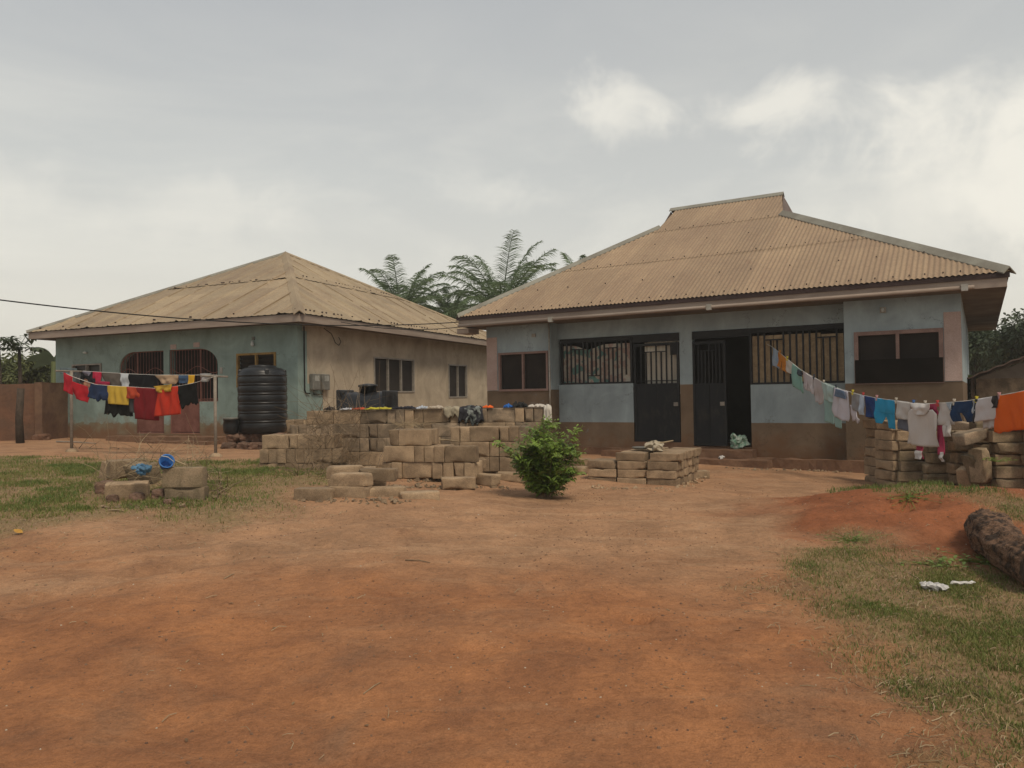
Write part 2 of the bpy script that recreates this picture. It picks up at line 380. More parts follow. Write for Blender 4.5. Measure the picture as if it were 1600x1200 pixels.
M['greenbag'] = mat('green white bag', (.10, .25, .16), (.42, .48, .42), 14, rough=.5, bump=.4, bscale=20)
M['oldwood'] = mat('old wood post', (.27, .23, .19), (.19, .16, .13), 8)
M['zinc'] = mat('rusty zinc sheet', (.16, .12, .105), (.10, .065, .05), 2, rough=.7)
def cloth(name, c, c2=None, rough=.9, scale=3, lo=.4, hi=.7):
    return mat(name, c, c2 or tuple(x*.88 for x in c), scale, rough=rough, bump=.25, bscale=120, bdist=.003, fine=.1, lo=lo, hi=hi, translucent=.12)

# ------------------------------------------------------------------ ground
def pt_in(poly, x, y):
    c = False; n = len(poly)
    for i in range(n):
        x1, y1 = poly[i]; x2, y2 = poly[i-1]
        if (y1 > y) != (y2 > y) and x < (x2-x1)*(y-y1)/(y2-y1)+x1: c = not c
    return c
def pd(poly, x, y):
    """signed distance, + inside"""
    best = 1e9; n = len(poly)
    for i in range(n):
        x1, y1 = poly[i]; x2, y2 = poly[i-1]
        dx, dy = x2-x1, y2-y1; t = max(0, min(1, ((x-x1)*dx+(y-y1)*dy)/(dx*dx+dy*dy+1e-9)))
        best = min(best, math.hypot(x-x1-t*dx, y-y1-t*dy))
    return best if pt_in(poly, x, y) else -best
def gpoly(px): return [(p.x, p.y) for p in (onground(*q) for q in px)]
G_LEFT = gpoly([(-300, 716), (60, 714), (330, 722), (470, 712), (600, 730), (560, 752), (470, 765), (430, 800), (330, 832), (240, 800), (120, 808), (0, 850), (-300, 900)])
G_RIGHT = gpoly([(1230, 856), (1330, 838), (1420, 868), (1530, 884), (1640, 900), (1800, 980), (1800, 1400), (1520, 1400), (1440, 1130), (1370, 1040), (1290, 985), (1225, 940)])
G_RBACK = gpoly([(1300, 768), (1380, 758), (1480, 762), (1640, 790), (1640, 830), (1560, 800), (1480, 775), (1380, 768)])
def gmask(X, Y):
    n = .55*fbm(X, Y, 1.1, 3)
    m = 0
    if X < 0 and Y > 4: m = sm(-.35, .45, pd(G_LEFT, X, Y)+n)
    if X > 1: m = max(m, sm(-.3, .4, pd(G_RIGHT, X, Y)+n*.7)); m = max(m, sm(-.2, .3, pd(G_RBACK, X, Y)+n*.4))
    if abs(X) > 16 or Y > 24: m = max(m, sm(16, 20, abs(X)), sm(24, 28, Y))
    return m
def axis(lo, a, b, hi, st):
    out = list(np.arange(a, b+st/2, st)); s = st; x = b
    while x < hi: s *= 1.3; x += s; out.append(x)
    s = st; x = a; pre = []
    while x > lo: s *= 1.3; x -= s; pre.append(x)
    return pre[::-1]+out
xs = axis(-420, -9, 8, 420, .045); ys = list(np.arange(-4, 1.6, .5))+list(np.arange(1.6, 8, .035)); ys += axis(8., 8.01, 17.5, 520, .075)[1:]
vs = []; colr = []
for y in ys:
    for x in xs:
        near = -14 < x < 14 and y < 22
        vs.append((x, y, g(x, y)))
        gm = gmask(x, y) if (-20 < x < 20 and 0 < y < 30) else 1.
        dx, dy = (x-MC[0]-.2)/2.5, (y-MC[1]+.15)/2.3
        md = (1-sm(.75, 1.2, math.hypot(dx, dy)+.25*fbm(x, y, 1.2, 9))) if near else 0
        tn = sm(4.6, 7.5, y + .5*x*.0 + 1.2*fbm(x, y, .5, 4)) if near else 1
        colr.append((gm, md, tn, 1))
nx = len(xs); fs = [(j*nx+i, j*nx+i+1, (j+1)*nx+i+1, (j+1)*nx+i) for j in range(len(ys)-1) for i in range(nx-1)]
me = bpy.data.meshes.new('ground'); me.from_pydata(vs, [], fs); me.update()
ca = me.color_attributes.new('soil', 'FLOAT_COLOR', 'POINT'); ca.data.foreach_set('color', np.array(colr, 'f').ravel())
me.polygons.foreach_set('use_smooth', [True]*len(fs))
ground = bpy.data.objects.new('ground', me); C.objects.link(ground); ground['kind'] = 'structure'
m, nt, b = newmat('laterite soil')
t = N(nt, 'ShaderNodeTexCoord'); v = t.outputs['Object']
at_ = N(nt, 'ShaderNodeAttribute', attribute_name='soil'); sp = N(nt, 'ShaderNodeSeparateColor'); L(nt, at_.outputs['Color'], sp.inputs[0])
big = noise(nt, v, .45, 6, .6, .6); med = noise(nt, v, 1.9, 7, .65, .5); fin_ = noise(nt, v, 22, 6, .7); vf = noise(nt, v, 90, 3, .7)
orange = mix(nt, ramp(nt, [(.35, 0.), (.65, 1.)], med).outputs[0], (.375, .165, .072), (.235, .105, .052))
tan = mix(nt, ramp(nt, [(.35, 0.), (.65, 1.)], med).outputs[0], (.40, .235, .135), (.28, .165, .095))
tf = math_(nt, 'ADD', sp.outputs[2], math_(nt, 'MULTIPLY', math_(nt, 'SUBTRACT', big, .5), 1.1), True)
tf = math_(nt, 'MULTIPLY', tf, .85)
c = mix(nt, tf, orange, tan)
c = mix(nt, ramp(nt, [(.56, 0.), (.75, .55)], noise(nt, v, .9, 6, .6, .8)).outputs[0], c, (.20, .125, .08))
sw = N(nt, 'ShaderNodeMapping'); L(nt, v, sw.inputs[0]); sw.inputs['Scale'].default_value = (.55, 1.9, 1); sw.inputs['Rotation'].default_value = (0, 0, .25)
c = mix(nt, math_(nt, 'MULTIPLY', ramp(nt, [(.50, 0.), (.64, .45)], noise(nt, sw.outputs[0], 1.3, 9, .75, .9)).outputs[0], math_(nt, 'ADD', sp.outputs[2], .3, True)), c, (.45, .285, .17))
c = mix(nt, ramp(nt, [(.58, 0.), (.68, .55)], noise(nt, v, 1.4, 9, .75, .5)).outputs[0], c, (.17, .085, .05))
c = mix(nt, sp.outputs[1], c, mix(nt, ramp(nt, [(.35, 0.), (.65, 1.)], med).outputs[0], (.30, .11, .05), (.20, .075, .035)))
gd = mix(nt, ramp(nt, [(.4, 0.), (.62, 1.)], noise(nt, v, 5, 6, .65)).outputs[0], (.24, .16, .09), (.20, .155, .075))
c = mix(nt, math_(nt, 'MULTIPLY', sp.outputs[0], .85), c, gd)
c = mix(nt, 1., c, ramp(nt, [(.28, .76), (.5, 1.), (.72, 1.12)], fin_).outputs[0], 'MULTIPLY')
c = mix(nt, 1., c, ramp(nt, [(.3, .8), (.7, 1.14)], vf).outputs[0], 'MULTIPLY')
# scattered dark crumbs and pale grit
vo = N(nt, 'ShaderNodeTexVoronoi'); L(nt, v, vo.inputs['Vector']); vo.inputs['Scale'].default_value = 9
c = mix(nt, ramp(nt, [(.07, .7), (.12, 0.)], math_(nt, 'ADD', vo.outputs['Distance'], math_(nt, 'MULTIPLY', med, .12))).outputs[0], c, (.09, .05, .035))
L(nt, c, b.inputs['Base Color']); b.inputs['Roughness'].default_value = .95; b.inputs['Specular IOR Level'].default_value = .12
bn = N(nt, 'ShaderNodeBump'); bn.inputs['Strength'].default_value = .9; bn.inputs['Distance'].default_value = .05
hh = math_(nt, 'ADD', math_(nt, 'MULTIPLY', fin_, .45), math_(nt, 'ADD', noise(nt, v, 5, 6, .6), math_(nt, 'MULTIPLY', vf, .15)))
L(nt, hh, bn.inputs['Height']); L(nt, bn.outputs[0], b.inputs['Normal'])
me.materials.append(m)

# ------------------------------------------------------------------ roofs
def roof_sheet(p0, e, s, k, amax, bmax, bands, prof, da, lap=.012, thick=0, jag=None):
    """corrugated plane: a along eave, b horizontally up-slope; bmax(a) upper limit"""
    mb = MB(); p0 = Vector(p0); e = Vector(e); s = Vector(s)
    n = (-s*k + Vector((0, 0, 1))).normalized()
    acs = list(np.arange(0, amax+da/2, da))
    for bi, (b0, b1) in enumerate(bands):
        rows = 5
        vs = []; fs = []
        for a in acs:
            top = bmax(a)
            lo_ = min(b0, top)-(.12 if bi else 0)*(b0 < top); hi_ = min(b1, top)
            if hi_ < lo_: hi_ = lo_
            for r in range(rows):
                bb = lerp(lo_, hi_, r/(rows-1))
                off = prof(a, bi) + lap*(1-r/(rows-1))*(1 if bi else .3)
                j = jag(a, bi)*(1-r/(rows-1))**3 if jag else 0
                vs.append(p0+e*a+s*(bb)+Vector((0, 0, k*bb))+n*(off+j))
        R_ = rows
        for i in range(len(acs)-1):
            for r in range(rows-1):
                q = (i*R_+r, (i+1)*R_+r, (i+1)*R_+r+1, i*R_+r+1); fs.append(q)
        mb.add(vs, fs)
    return mb
def strip(mb, pts, w, h=.03, up=Vector((0, 0, 1))):
    """angled capping along a ridge or hip line: an inverted V"""
    for a, b in zip(pts, pts[1:]):
        a = Vector(a); b = Vector(b); t = (b-a).normalized(); sd = t.cross(up).normalized()
        vs = [a+sd*w-up*w*.42, a+up*h, a-sd*w-up*w*.42, b+sd*w-up*w*.42, b+up*h, b-sd*w-up*w*.42]
        vs += [x-up*.02 for x in vs]
        mb.add(vs, [(0, 3, 4, 1), (1, 4, 5, 2), (6, 7, 10, 9), (7, 8, 11, 10), (0, 1, 7, 6), (1, 2, 8, 7), (3, 9, 10, 4), (4, 10, 11, 5), (0, 6, 9, 3), (2, 5, 11, 8)])

# ------------------------------------------------------------------ right house
AR = math.atan(1200/1970); OR = Vector((3.5707, 16.4, 0))
RH = empty('blue_house', OR, -AR, 'long bungalow with grey blue walls, brown base and corrugated tan roof with a raised ridge', 'house')
UR = Vector((math.cos(AR), -math.sin(AR), 0)); VR = Vector((math.sin(AR), math.cos(AR), 0))
def rw(u, v, z): return OR+UR*u+VR*v+Vector((0, 0, z))
B0 = -.35; WL, WR_ = -4.67, 5.23; JL, JR = -2.90, 3.33; WH = 3.2
def part(name, mb, m, parent, **kw): return obj(name, mb, m, parent, **kw)
win1 = rect(-4.33, -2.98, 1.63, 2.55); win2 = rect(3.50, 4.95, 1.64, 2.6)
part('wall', slab([rect(WL, JL, -.3, WH), win1], B0+.2, B0), M['w_bay'], RH)
part('wall', slab([rect(JR, WR_, -.4, WH), win2], B0+.2, B0), M['w_bay'], RH)
part('wall', slab([rect(JL-.0, 0-1.05, -.3, 1.76)], .15, 0), M['w_mid'], RH)
part('wall', slab([rect(1.50, JR, -.3, 1.67)], .15, 0), M['w_mid'], RH)
part('wall', slab([rect(.02, .30, -.3, 2.82)], .15, 0), M['w_pil'], RH)
part('wall', slab([rect(JL, JR, 2.82, WH+.12)], .15, 0), M['w_mid'], RH)
mb = MB(); mb.box(-1.05, .02, 0, .2, -.3, .47); mb.box(.30, 1.50, 0, .2, -.3, .40); part('door_sill', mb, M['plinth'], RH)
mb = MB(); mb.box(JL-.2, JL, B0+.2, .15, -.3, WH); part('wall', mb, M['w_bay'], RH)
mb = MB(); mb.box(JR, JR+.2, B0+.2, .15, -.3, WH); part('wall', mb, M['w_bay'], RH)
mb = MB(); mb.box(WL, WL+.2, B0+.2, 9.4, -.3, WH); part('side_wall', mb, M['w_bay'], RH)
mb = MB(); mb.box(WR_-.2, WR_, B0+.2, 9.4, -.5, WH); part('side_wall', mb, M['w_bay'], RH)
mb = MB(); mb.box(WL+.2, WR_-.2, 9.2, 9.4, -.5, WH); part('rear_wall', mb, M['w_bay'], RH)
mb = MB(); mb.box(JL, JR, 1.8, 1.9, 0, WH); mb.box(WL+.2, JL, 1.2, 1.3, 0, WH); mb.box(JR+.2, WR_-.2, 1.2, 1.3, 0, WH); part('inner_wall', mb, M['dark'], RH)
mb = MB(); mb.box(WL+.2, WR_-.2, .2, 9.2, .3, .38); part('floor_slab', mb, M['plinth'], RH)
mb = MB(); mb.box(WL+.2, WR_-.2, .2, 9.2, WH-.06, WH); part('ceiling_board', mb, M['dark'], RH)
mb = MB(); mb.box(WL+.008, WL+.30, B0-.012, B0, 1.66, 2.93); part('pilaster_stripe', mb, M['pink'], RH)
mb = MB(); mb.box(WR_-.27, WR_-.004, B0-.012, B0, 1.66, 2.87); part('pilaster_stripe', mb, M['pink'], RH)
# low plinth along the wall foot
def rough_box(x0, x1, y0, y1, z0, z1, nx_=20, amp=.02, seed=0):
    bm = bmesh.new(); bmesh.ops.create_cube(bm, size=1)
    for v_ in bm.verts: v_.co = Vector((lerp(x0, x1, v_.co.x+.5), lerp(y0, y1, v_.co.y+.5), lerp(z0, z1, v_.co.z+.5)))
    bmesh.ops.subdivide_edges(bm, edges=[e for e in bm.edges if abs((e.verts[0].co-e.verts[1].co).x) > .01], cuts=nx_, use_grid_fill=True)
    bmesh.ops.subdivide_edges(bm, edges=[e for e in bm.edges if abs((e.verts[0].co-e.verts[1].co).x) < .001], cuts=2, use_grid_fill=True)
    for v_ in bm.verts: v_.co += mn.noise_vector(v_.co*4+Vector((seed, 0, 0)))*amp
    mb = MB(); bm.verts.ensure_lookup_table(); bm.verts.index_update()
    mb.add([v_.co[:] for v_ in bm.verts], [tuple(v_.index for v_ in f.verts) for f in bm.faces]); bm.free(); return mb
part('plinth', rough_box(1.6, 5.3, -.47, -.30, -.4, .22, 30, .03, 3), M['plinth'], RH, smooth=False)
part('plinth', rough_box(-4.7, -.9, -.12, .0, -.1, .34, 30, .02, 8), M['plinth'], RH)
part('front_step', rough_box(.15, 2.0, -.85, -.01, -.2, .20, 16, .025, 5), M['plinth'], RH)
part('front_step', rough_box(.25, 1.6, -.45, -.012, .2, .36, 16, .02, 6), M['plinth'], RH)
part('front_step', rough_box(-1.6, .0, -.55, -.012, -.1, .30, 16, .02, 7), M['plinth'], RH)
# windows
def window(parent, x0, x1, z0, z1, y, fr, nm=2, fw=.05, glass='glass', name='window', proud=.03, louvre=0, mull=None):
    o = [rect(x0-fw, x1+fw, z0-fw, z1+fw)]
    w = (x1-x0-(nm-1)*fw*.8)/nm; xs_ = [x0+i*(w+fw*.8) for i in range(nm)]
    for x in xs_: o.append(rect(x, x+w, z0, z1))
    f = part(name, slab(o, y+.05, y-proud), fr, parent)
    for x in xs_:
        mb = MB()
        if louvre:
            h = (z1-z0)/louvre
            for i in range(louvre):
                mb.add([(x, y+.10, z0+i*h+.012), (x+w, y+.10, z0+i*h+.012), (x+w, y+.03, z0+(i+1)*h-.0), (x, y+.03, z0+(i+1)*h-.0), (x, y+.106, z0+i*h+.012), (x+w, y+.106, z0+i*h+.012), (x+w, y+.036, z0+(i+1)*h), (x, y+.036, z0+(i+1)*h)],
                       [(0, 1, 2, 3), (4, 7, 6, 5), (0, 4, 5, 1), (3, 2, 6, 7), (1, 5, 6, 2), (0, 3, 7, 4)])
        else: mb.box(x, x+w, y+.07, y+.08, z0, z1)
        part('pane', mb, M[glass], f)
    return f
window(RH, -4.28, -3.03, 1.68, 2.50, B0, M['pinkframe'], 2, .05, 'netting')
fr_ = window(RH, 3.57, 4.88, 1.70, 2.53, B0, M['pinkframe'], 2, .07, 'netting')
mb = MB(); mb.box(3.51, 4.94, B0-.036, B0-.032, 1.645, 2.08); part('insect_net', mb, mat('black insect net', (.015, .012, .010), None, 3, bump=0, spec=.05), RH)
# grilles
def grille(parent, x0, x1, z0, z1, y, name='window_grille', seed=1, step=.105, alt=True):
    rnd = random.Random(seed); t = .034
    o = [rect(x0, x1, z0, z1), rect(x0+.05, x1-.05, z0+.035, z1-.10)]
    mb = slab(o, y+.03, y-.03)
    n = max(2, round((x1-x0-.1)/step)); xs_ = [x0+.05+(x1-x0-.1)*i/n for i in range(1, n)]
    zt = z1-.10; zb = z0+.035; cut = .15; k = 0
    for i, x in enumerate(xs_):
        a, b_ = zb, zt; ph = (i//2) % 4
        if alt and ph == 1: b_ = zt-cut
        if alt and ph == 3: a = zb+cut
        mb.box(x-t/2, x+t/2, y-.012, y+.012, a, b_)
    for i in range(len(xs_)-1):
        ph = (i//2) % 4; xa = xs_[max(0, i-1)] if i else x0+.05; xb = xs_[i+1]
        if alt and i % 2 == 0 and ph in (1, 3):
            xb2 = xs_[min(len(xs_)-1, i+2)]
            z = zt-cut if ph == 1 else zb+cut
            mb.box(xa+t/2+.001, xb2-t/2-.001, y-.011, y+.011, z-.012, z+.012)
    return part(name, mb, M['black_metal'], parent)
grille(RH, -2.84, -1.06, 1.765, 2.815, .02, seed=2)
grille(RH, 1.49, 3.32, 1.675, 2.815, .02, seed=3, step=.12)
def curtain(x0, x1, z0, z1, y, amp, freq, seed=0, n=90, notch=0):
    mb = MB(); vs = []; fs = []
    for j in range(9):
        for i in range(n+1):
            x = lerp(x0, x1, i/n); tz = j/8
            top = z1 - notch*max(0, math.sin(x*3.1+seed))**3*1.0
            z = lerp(z0, top, tz)
            vs.append((x, y+amp*math.sin(x*freq+1.5*mn.noise(Vector((x*3, tz, seed))))+.01*mn.noise(Vector((x*8, z*3, seed))), z))
    fs = [(j*(n+1)+i, j*(n+1)+i+1, (j+1)*(n+1)+i+1, (j+1)*(n+1)+i) for j in range(8) for i in range(n)]
    return mb.add(vs, fs)
# floral curtain
m, nt, b = newmat('floral curtain cloth'); t = N(nt, 'ShaderNodeTexCoord'); v = t.outputs['Object']
c = mix(nt, ramp(nt, [(.5, 0.), (.56, .8)], noise(nt, v, 7, 2, .5)).outputs[0], (.52, .47, .39), (.40, .25, .21))
c = mix(nt, ramp(nt, [(.58, 0.), (.62, .9)], noise(nt, v, 5.1, 2, .5, .4)).outputs[0], c, (.10, .25, .22))
L(nt, c, b.inputs['Base Color']); b.inputs['Roughness'].default_value = .9; M['floral'] = m
M['cream'] = cloth('cream curtain cloth', (.68, .63, .53))
M['board'] = mat('speckled ply board', (.42, .31, .19), (.32, .235, .145), 9, bump=.1, fine=.3, bscale=12)
part('curtain', curtain(-2.83, -1.1, 1.78, 2.66, .10, .018, 40, 2, notch=.10), M['floral'], RH, smooth=True)
part('curtain', curtain(-.82, .0, 1.5, 2.66, .13, .02, 45, 5, notch=.06), M['cream'], RH, smooth=True)
mb = MB()
for i in range(4): mb.box(1.50+i*.452, 1.50+i*.452+.44, .09+.004*(i % 2), .105+.004*(i % 2), 1.69, 2.66-.03*(i == 3))
part('window_board', mb, M['board'], RH)
# doors
def door(x0, x1, z0, z1, zs, seed, hinge=None, rz=0):
    e = bpy.data.objects.new('door', None); link(e, RH); e.location = (x0, .02, 0); e.rotation_euler = (0, 0, rz); w = x1-x0
    mb = slab([rect(0, w, z0, z1), rect(.05, w-.05, z0+.05, z1-.06)], .022, -.022); part('door_frame', mb, M['black_metal'], e)
    mb = MB(); mb.box(.05, w-.05, -.008, .008, z0+.05, zs); mb.box(.05, w-.05, -.018, -.008, zs-.04, zs)
    mb.box(w*.46, w*.5, -.02, -.008, z0+.06, zs-.04); part('door_panel', mb, M['black_scuff'], e)
    mb = MB(); n = 8
    for i in range(1, n):
        x = .05+(w-.1)*i/n; b_ = z1-.06-(.13 if i in (2, 3, 5) else 0); mb.box(x-.016, x+.016, -.012, .012, zs, b_)
    mb.box(.05, w-.05, -.013, .013, zs+.05, zs+.07) if w > .8 else None
    mb.box(.05+(w-.1)*1.1/n, .05+(w-.1)*5.9/n, -.013, .013, z1-.20, z1-.18)
    part('door_grille', mb, M['black_metal'], e)
    mb = MB(); mb.box(w-.12, w-.03, -.055, -.0225, 1.25, 1.33); part('door_lock', mb, M['alu'], e)
    return e
door(-1.03, .0, .49, 2.62, 1.74, 1)
mb = MB(); mb.box(-1.045, .015, -.03, .05, 2.65, 2.815); mb.box(-.2, .0, .03, .04, 2.35, 2.62); part('door_transom', mb, M['black_metal'], RH)
mb = MB(); mb.box(-1.04, -.02, .0, .1, .475, .49); part('door_threshold', mb, M['black_metal'], RH)
door(.30, 1.03, .42, 2.60, 1.72, 2, rz=math.radians(-7))
mb = MB(); mb.box(.305, 1.495, -.02, .06, 2.66, 2.815); part('door_transom', mb, M['black_metal'], RH)
# gutter, fascia, soffit, roof
EV = -.95; EL, ER = -5.10, 5.94; EZ = 3.42; K = .57
mb = MB(); mb.box(EL+.02, ER-.04, EV+.02, EV+.05, 3.18, 3.36); part('fascia_board', mb, M['fascia'], RH)
mb = MB(); mb.box(EL-.02, ER, EV-.01, EV+.015, 3.33, 3.41); part('dark_eave_strip', mb, M['fascia_d'], RH)  # thin dark strip between the roof sheets and the pale fascia
mb = MB(); mb.tube([rw(0, 0, 0)*0+Vector((EL+.05, EV-.035, 3.19)), Vector((ER-.5, EV-.035, 3.205))], .035, 8); part('gutter', mb, M['fascia'], RH, smooth=True)
mb = MB(); mb.box(EL+.02, EL+.05, EV+.05, 10, 3.18, 3.36); mb.box(ER-.07, ER-.04, EV+.05, 10, 3.18, 3.36); part('fascia_board', mb, M['soffit'], RH)
mb = MB(); mb.box(EL+.05, ER-.07, EV+.05, B0-.0, 3.185, 3.2); mb.box(JL, JR, B0, .0, 3.185, 3.2)
mb.box(WR_, ER-.07, B0, 9.9, 3.185, 3.2); mb.box(EL+.05, WL, B0, 9.9, 3.185, 3.2); part('soffit', mb, M['soffit'], RH)
for (u_, z_) in [(-2.55, 3.19), (.98, 3.2), (5.3, 3.21)]:
    mb = MB(); mb.box(u_-.05, u_+.05, EV-.09, EV-.0, z_-.06, z_+.05); part('gutter_bracket', mb, M['pvc'], RH)
mb = MB(); mb.tube([(JL-.03, B0-.04, 3.18), (JL-.03, B0-.04, 1.9), (JL-.03, B0-.04, 1.05)], .022, 8); part('downpipe', mb, M['pvc'], RH, smooth=True)
VRG = 4.65; ZR = EZ+K*(VRG-EV); RU0, RU1 = -1.73, 1.24; GL = (-1.61, 3.32); GR = (1.55, 3.17)
def bm_r(a):
    u = EL+a
    if u < GL[0]: return (u-EL)/(GL[0]-EL)*(GL[1]-EV)
    if u > GR[0]: return (ER-u)/(ER-GR[0])*(GR[1]-EV)
    if u < GL[0]+.001: return GL[1]-EV
    if u < RU0: return VRG-EV
    if u > RU1: 
        t_ = (u-RU1)/(GR[0]-RU1); return lerp(VRG-EV, GR[1]-EV, min(1, t_*1.0))
    return VRG-EV
prof = lambda a, bi: .011*math.sin(2*PI*a/.088)
part('roof', roof_sheet((EL, EV-.02, EZ), (1, 0, 0), (0, 1, 0), K, ER-EL, bm_r, [(0, 2.15), (2.15, 4.1), (4.1, 9)], prof, .0147, .009), M['roof_r'], RH, smooth=True)
# side and rear slopes
mb = MB(); RB = 10.25
mb.add([(ER, EV, EZ-.02), (ER, RB, EZ-.02), (GR[0], RB-4.12, EZ+K*4.1), (GR[0], GR[1], EZ+K*4.1)], [(0, 1, 2, 3)])
mb.add([(EL, EV, EZ-.02), (EL, RB, EZ-.02), (GL[0], RB-4.2, EZ+K*4.2), (GL[0], GL[1], EZ+K*4.2)], [(3, 2, 1, 0)])
mb.add([(EL, RB, EZ-.02), (ER, RB, EZ-.02), (GR[0], RB-4.12, EZ+K*4.1), (RU1, VRG, ZR-.02), (RU0, VRG, ZR-.02), (GL[0], RB-4.2, EZ+K*4.2)], [(0, 1, 2, 3, 4, 5)])
part('roof_slope', mb, M['roof_r'], RH)
mb = MB(); mb.add([(GR[0]-.02, GR[1], EZ+K*4.1), (GR[0]-.02, RB-4.12, EZ+K*4.1), (RU1+.02, VRG, ZR-.03)], [(0, 1, 2)])
mb.add([(GL[0]+.02, GL[1], EZ+K*4.2), (GL[0]+.02, RB-4.2, EZ+K*4.2), (RU0-.02, VRG, ZR-.03)], [(2, 1, 0)]); part('gable_end', mb, M['zinc'], RH)
mb = MB(); strip(mb, [(ER, EV, EZ+.03), (GR[0], GR[1], EZ+K*4.12+.04)], .13, .06); part('hip_capping', mb, M['cap'], RH)
mb = MB(); strip(mb, [(EL, EV, EZ+.03), (GL[0], GL[1], EZ+K*4.27+.04)], .10, .05); part('hip_capping', mb, M['cap'], RH)
mb = MB(); strip(mb, [(RU0-.03, VRG, ZR+.02), (RU1+.03, VRG, ZR+.02)], .12, .05); part('ridge_capping', mb, M['cap'], RH)
mb = MB(); 
for bb, st in ((.12, .264), (1.05, .8), (2.12, .35), (3.1, 1.1), (4.08, .35)):
    a = .1
    while a < ER-EL:
        if bm_r(a) > bb+.05:
            p = Vector((EL+a, EV-.02+bb, EZ+K*bb+.028)); mb.box(p.x-.010, p.x+.010, p.y-.010, p.y+.010, p.z-.02, p.z+.004)
        a += st*(1+.25*random.uniform(-1, 1))
part('roofing_nail', mb, M['fascia_d'], RH)['kind'] = 'stuff'
# wall lamp holder on right bay, bracket
mb = MB(); mb.box(3.95, 4.05, B0-.05, B0, 2.93, 3.03); part('lamp_holder', mb, M['pvc'], RH)
mb = MB(); mb.lathe([(.0, 0), (.022, .0), (.028, .03), (.022, .06), (0, .07)], 12, Matrix.Translation((4.0, B0-.09, 2.94))); part('light_bulb', mb, M['bulbw'], RH, smooth=True)
mb = MB(); mb.box(-4.0+.6, -3.3, B0-.03, B0, 2.88, 2.96); part('lamp_holder', mb, M['pvc'], RH)
# eave corner bracket where cables meet
mb = MB(); mb.box(EL-.05, EL+.28, EV-.0+.05, EV+.5, 3.02, 3.14); part('corner_bracket', mb, M['fascia'], RH)

# ------------------------------------------------------------------ left house
AL = math.atan(1200/2768); OL = Vector((-5.1455, 18.43, 0))
LH = empty('green_house', OL, -AL, 'faded green bungalow with tan pyramid roof and bare cement side wall', 'house')
UL = Vector((math.cos(AL), -math.sin(AL), 0)); VL = Vector((math.sin(AL), math.cos(AL), 0))
def lw(u, v, z): return OL+UL*u+VL*v+Vector((0, 0, z))
LW0 = -8.52; LH_ = 3.38
def gate_outline(x0, x1, xd0, xd1, zb, zs, zt, left):
    # door part xd0..xd1 to zb; grille ext; arched corner on outer side
    arc = []
    if left:   # rounded top-left
        cx, cz, r_ = x0+.55, zt-.42, 1
        arc = [(x0+.55-.55*math.cos(q), zt-.42+.42*math.sin(q)) for q in np.linspace(0, PI/2, 9)]
        return [(x0, zs)]+arc+[(xd1, zt), (xd1, zb), (xd0, zb), (xd0, zs)]
    arc = [(x1-.62+.62*math.sin(q), zt-.42+.42*math.cos(q)) for q in np.linspace(0, PI/2, 9)]
    return [(xd0, zb), (xd0, zt)]+arc+[(x1, zs), (xd1, zs), (xd1, zb)]
G1 = gate_outline(-5.98, -4.36, -5.38, -4.36, .68, 1.5, 2.86, True)
G2 = gate_outline(-4.16, -2.50, -4.16, -3.12, .68, 1.5, 2.86, False)
wl0 = rect(-7.84, -6.66, 2.02, 2.60); wl1 = rect(-1.87, -.64, 1.85, 2.68)
part('front_wall', slab([rect(LW0, 0, 0, LH_), G1, G2, wl0, wl1], .2, 0), M['w_green'], LH)
SW = [rect(-9.6, -.2, 0, LH_)]
mb = slab([rect(.2, 11.2, 0, LH_), rect(3.25, 5.44, 1.68, 2.68), rect(7.64, 9.0, 1.5, 2.62)], 0, -.2)
mb.v = [(y, x, z) for (x, y, z) in mb.v]; mb.f = [f[::-1] for f in mb.f]
part('side_wall', mb, M['w_tan'], LH)
mb = MB(); mb.box(.0, .012, -.0, .35, .2, LH_-.2); mb.box(.0, .0121, .35, .95, .3, 1.9); part('paint_return', mb, M['w_green'], LH)
mb = MB(); mb.box(LW0, LW0+.2, .2, 11.2, 0, LH_); mb.box(LW0, 0, 11.2, 11.4, 0, LH_); part('rear_wall', mb, M['w_tan'], LH)
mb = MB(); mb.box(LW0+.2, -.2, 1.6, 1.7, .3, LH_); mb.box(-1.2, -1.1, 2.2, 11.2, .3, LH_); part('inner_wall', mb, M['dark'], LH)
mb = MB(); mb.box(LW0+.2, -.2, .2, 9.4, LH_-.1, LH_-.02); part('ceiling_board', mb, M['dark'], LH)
mb = MB(); mb.box(LW0+.2, -.2, .2, 9.4, .5, .6); part('floor_slab', mb, M['plinth'], LH)
# windows on front
window(LH, -7.79, -6.71, 2.06, 2.56, 0, M['alu'], 2, .035, 'glass')
window(LH, -1.82, -.69, 1.89, 2.63, 0, M['wood_y'], 2, .05, 'glass', louvre=7)
# side windows (frame in y-z plane)
def side_window(y0, y1, z0, z1, n):
    e = slab([rect(y0-.03, y1+.03, z0-.03, z1+.03)]+[rect(y0+(y1-y0)*i/n+.02, y0+(y1-y0)*(i+1)/n-.02, z0+.01, z1-.01) for i in range(n)], .02, -.05)
    e.v = [(y+.0, x, z) for (x, y, z) in e.v]; e.f = [f[::-1] for f in e.f]
    w = part('window', e, M['alu'], LH)
    for i in range(n):
        mb = MB(); mb.box(-.06, -.052, y0+(y1-y0)*i/n+.02, y0+(y1-y0)*(i+1)/n-.02, z0+.01, z1-.01); part('pane', mb, M['netting'], w)
side_window(3.28, 5.41, 1.71, 2.65, 3); side_window(7.67, 8.97, 1.53, 2.59, 2)
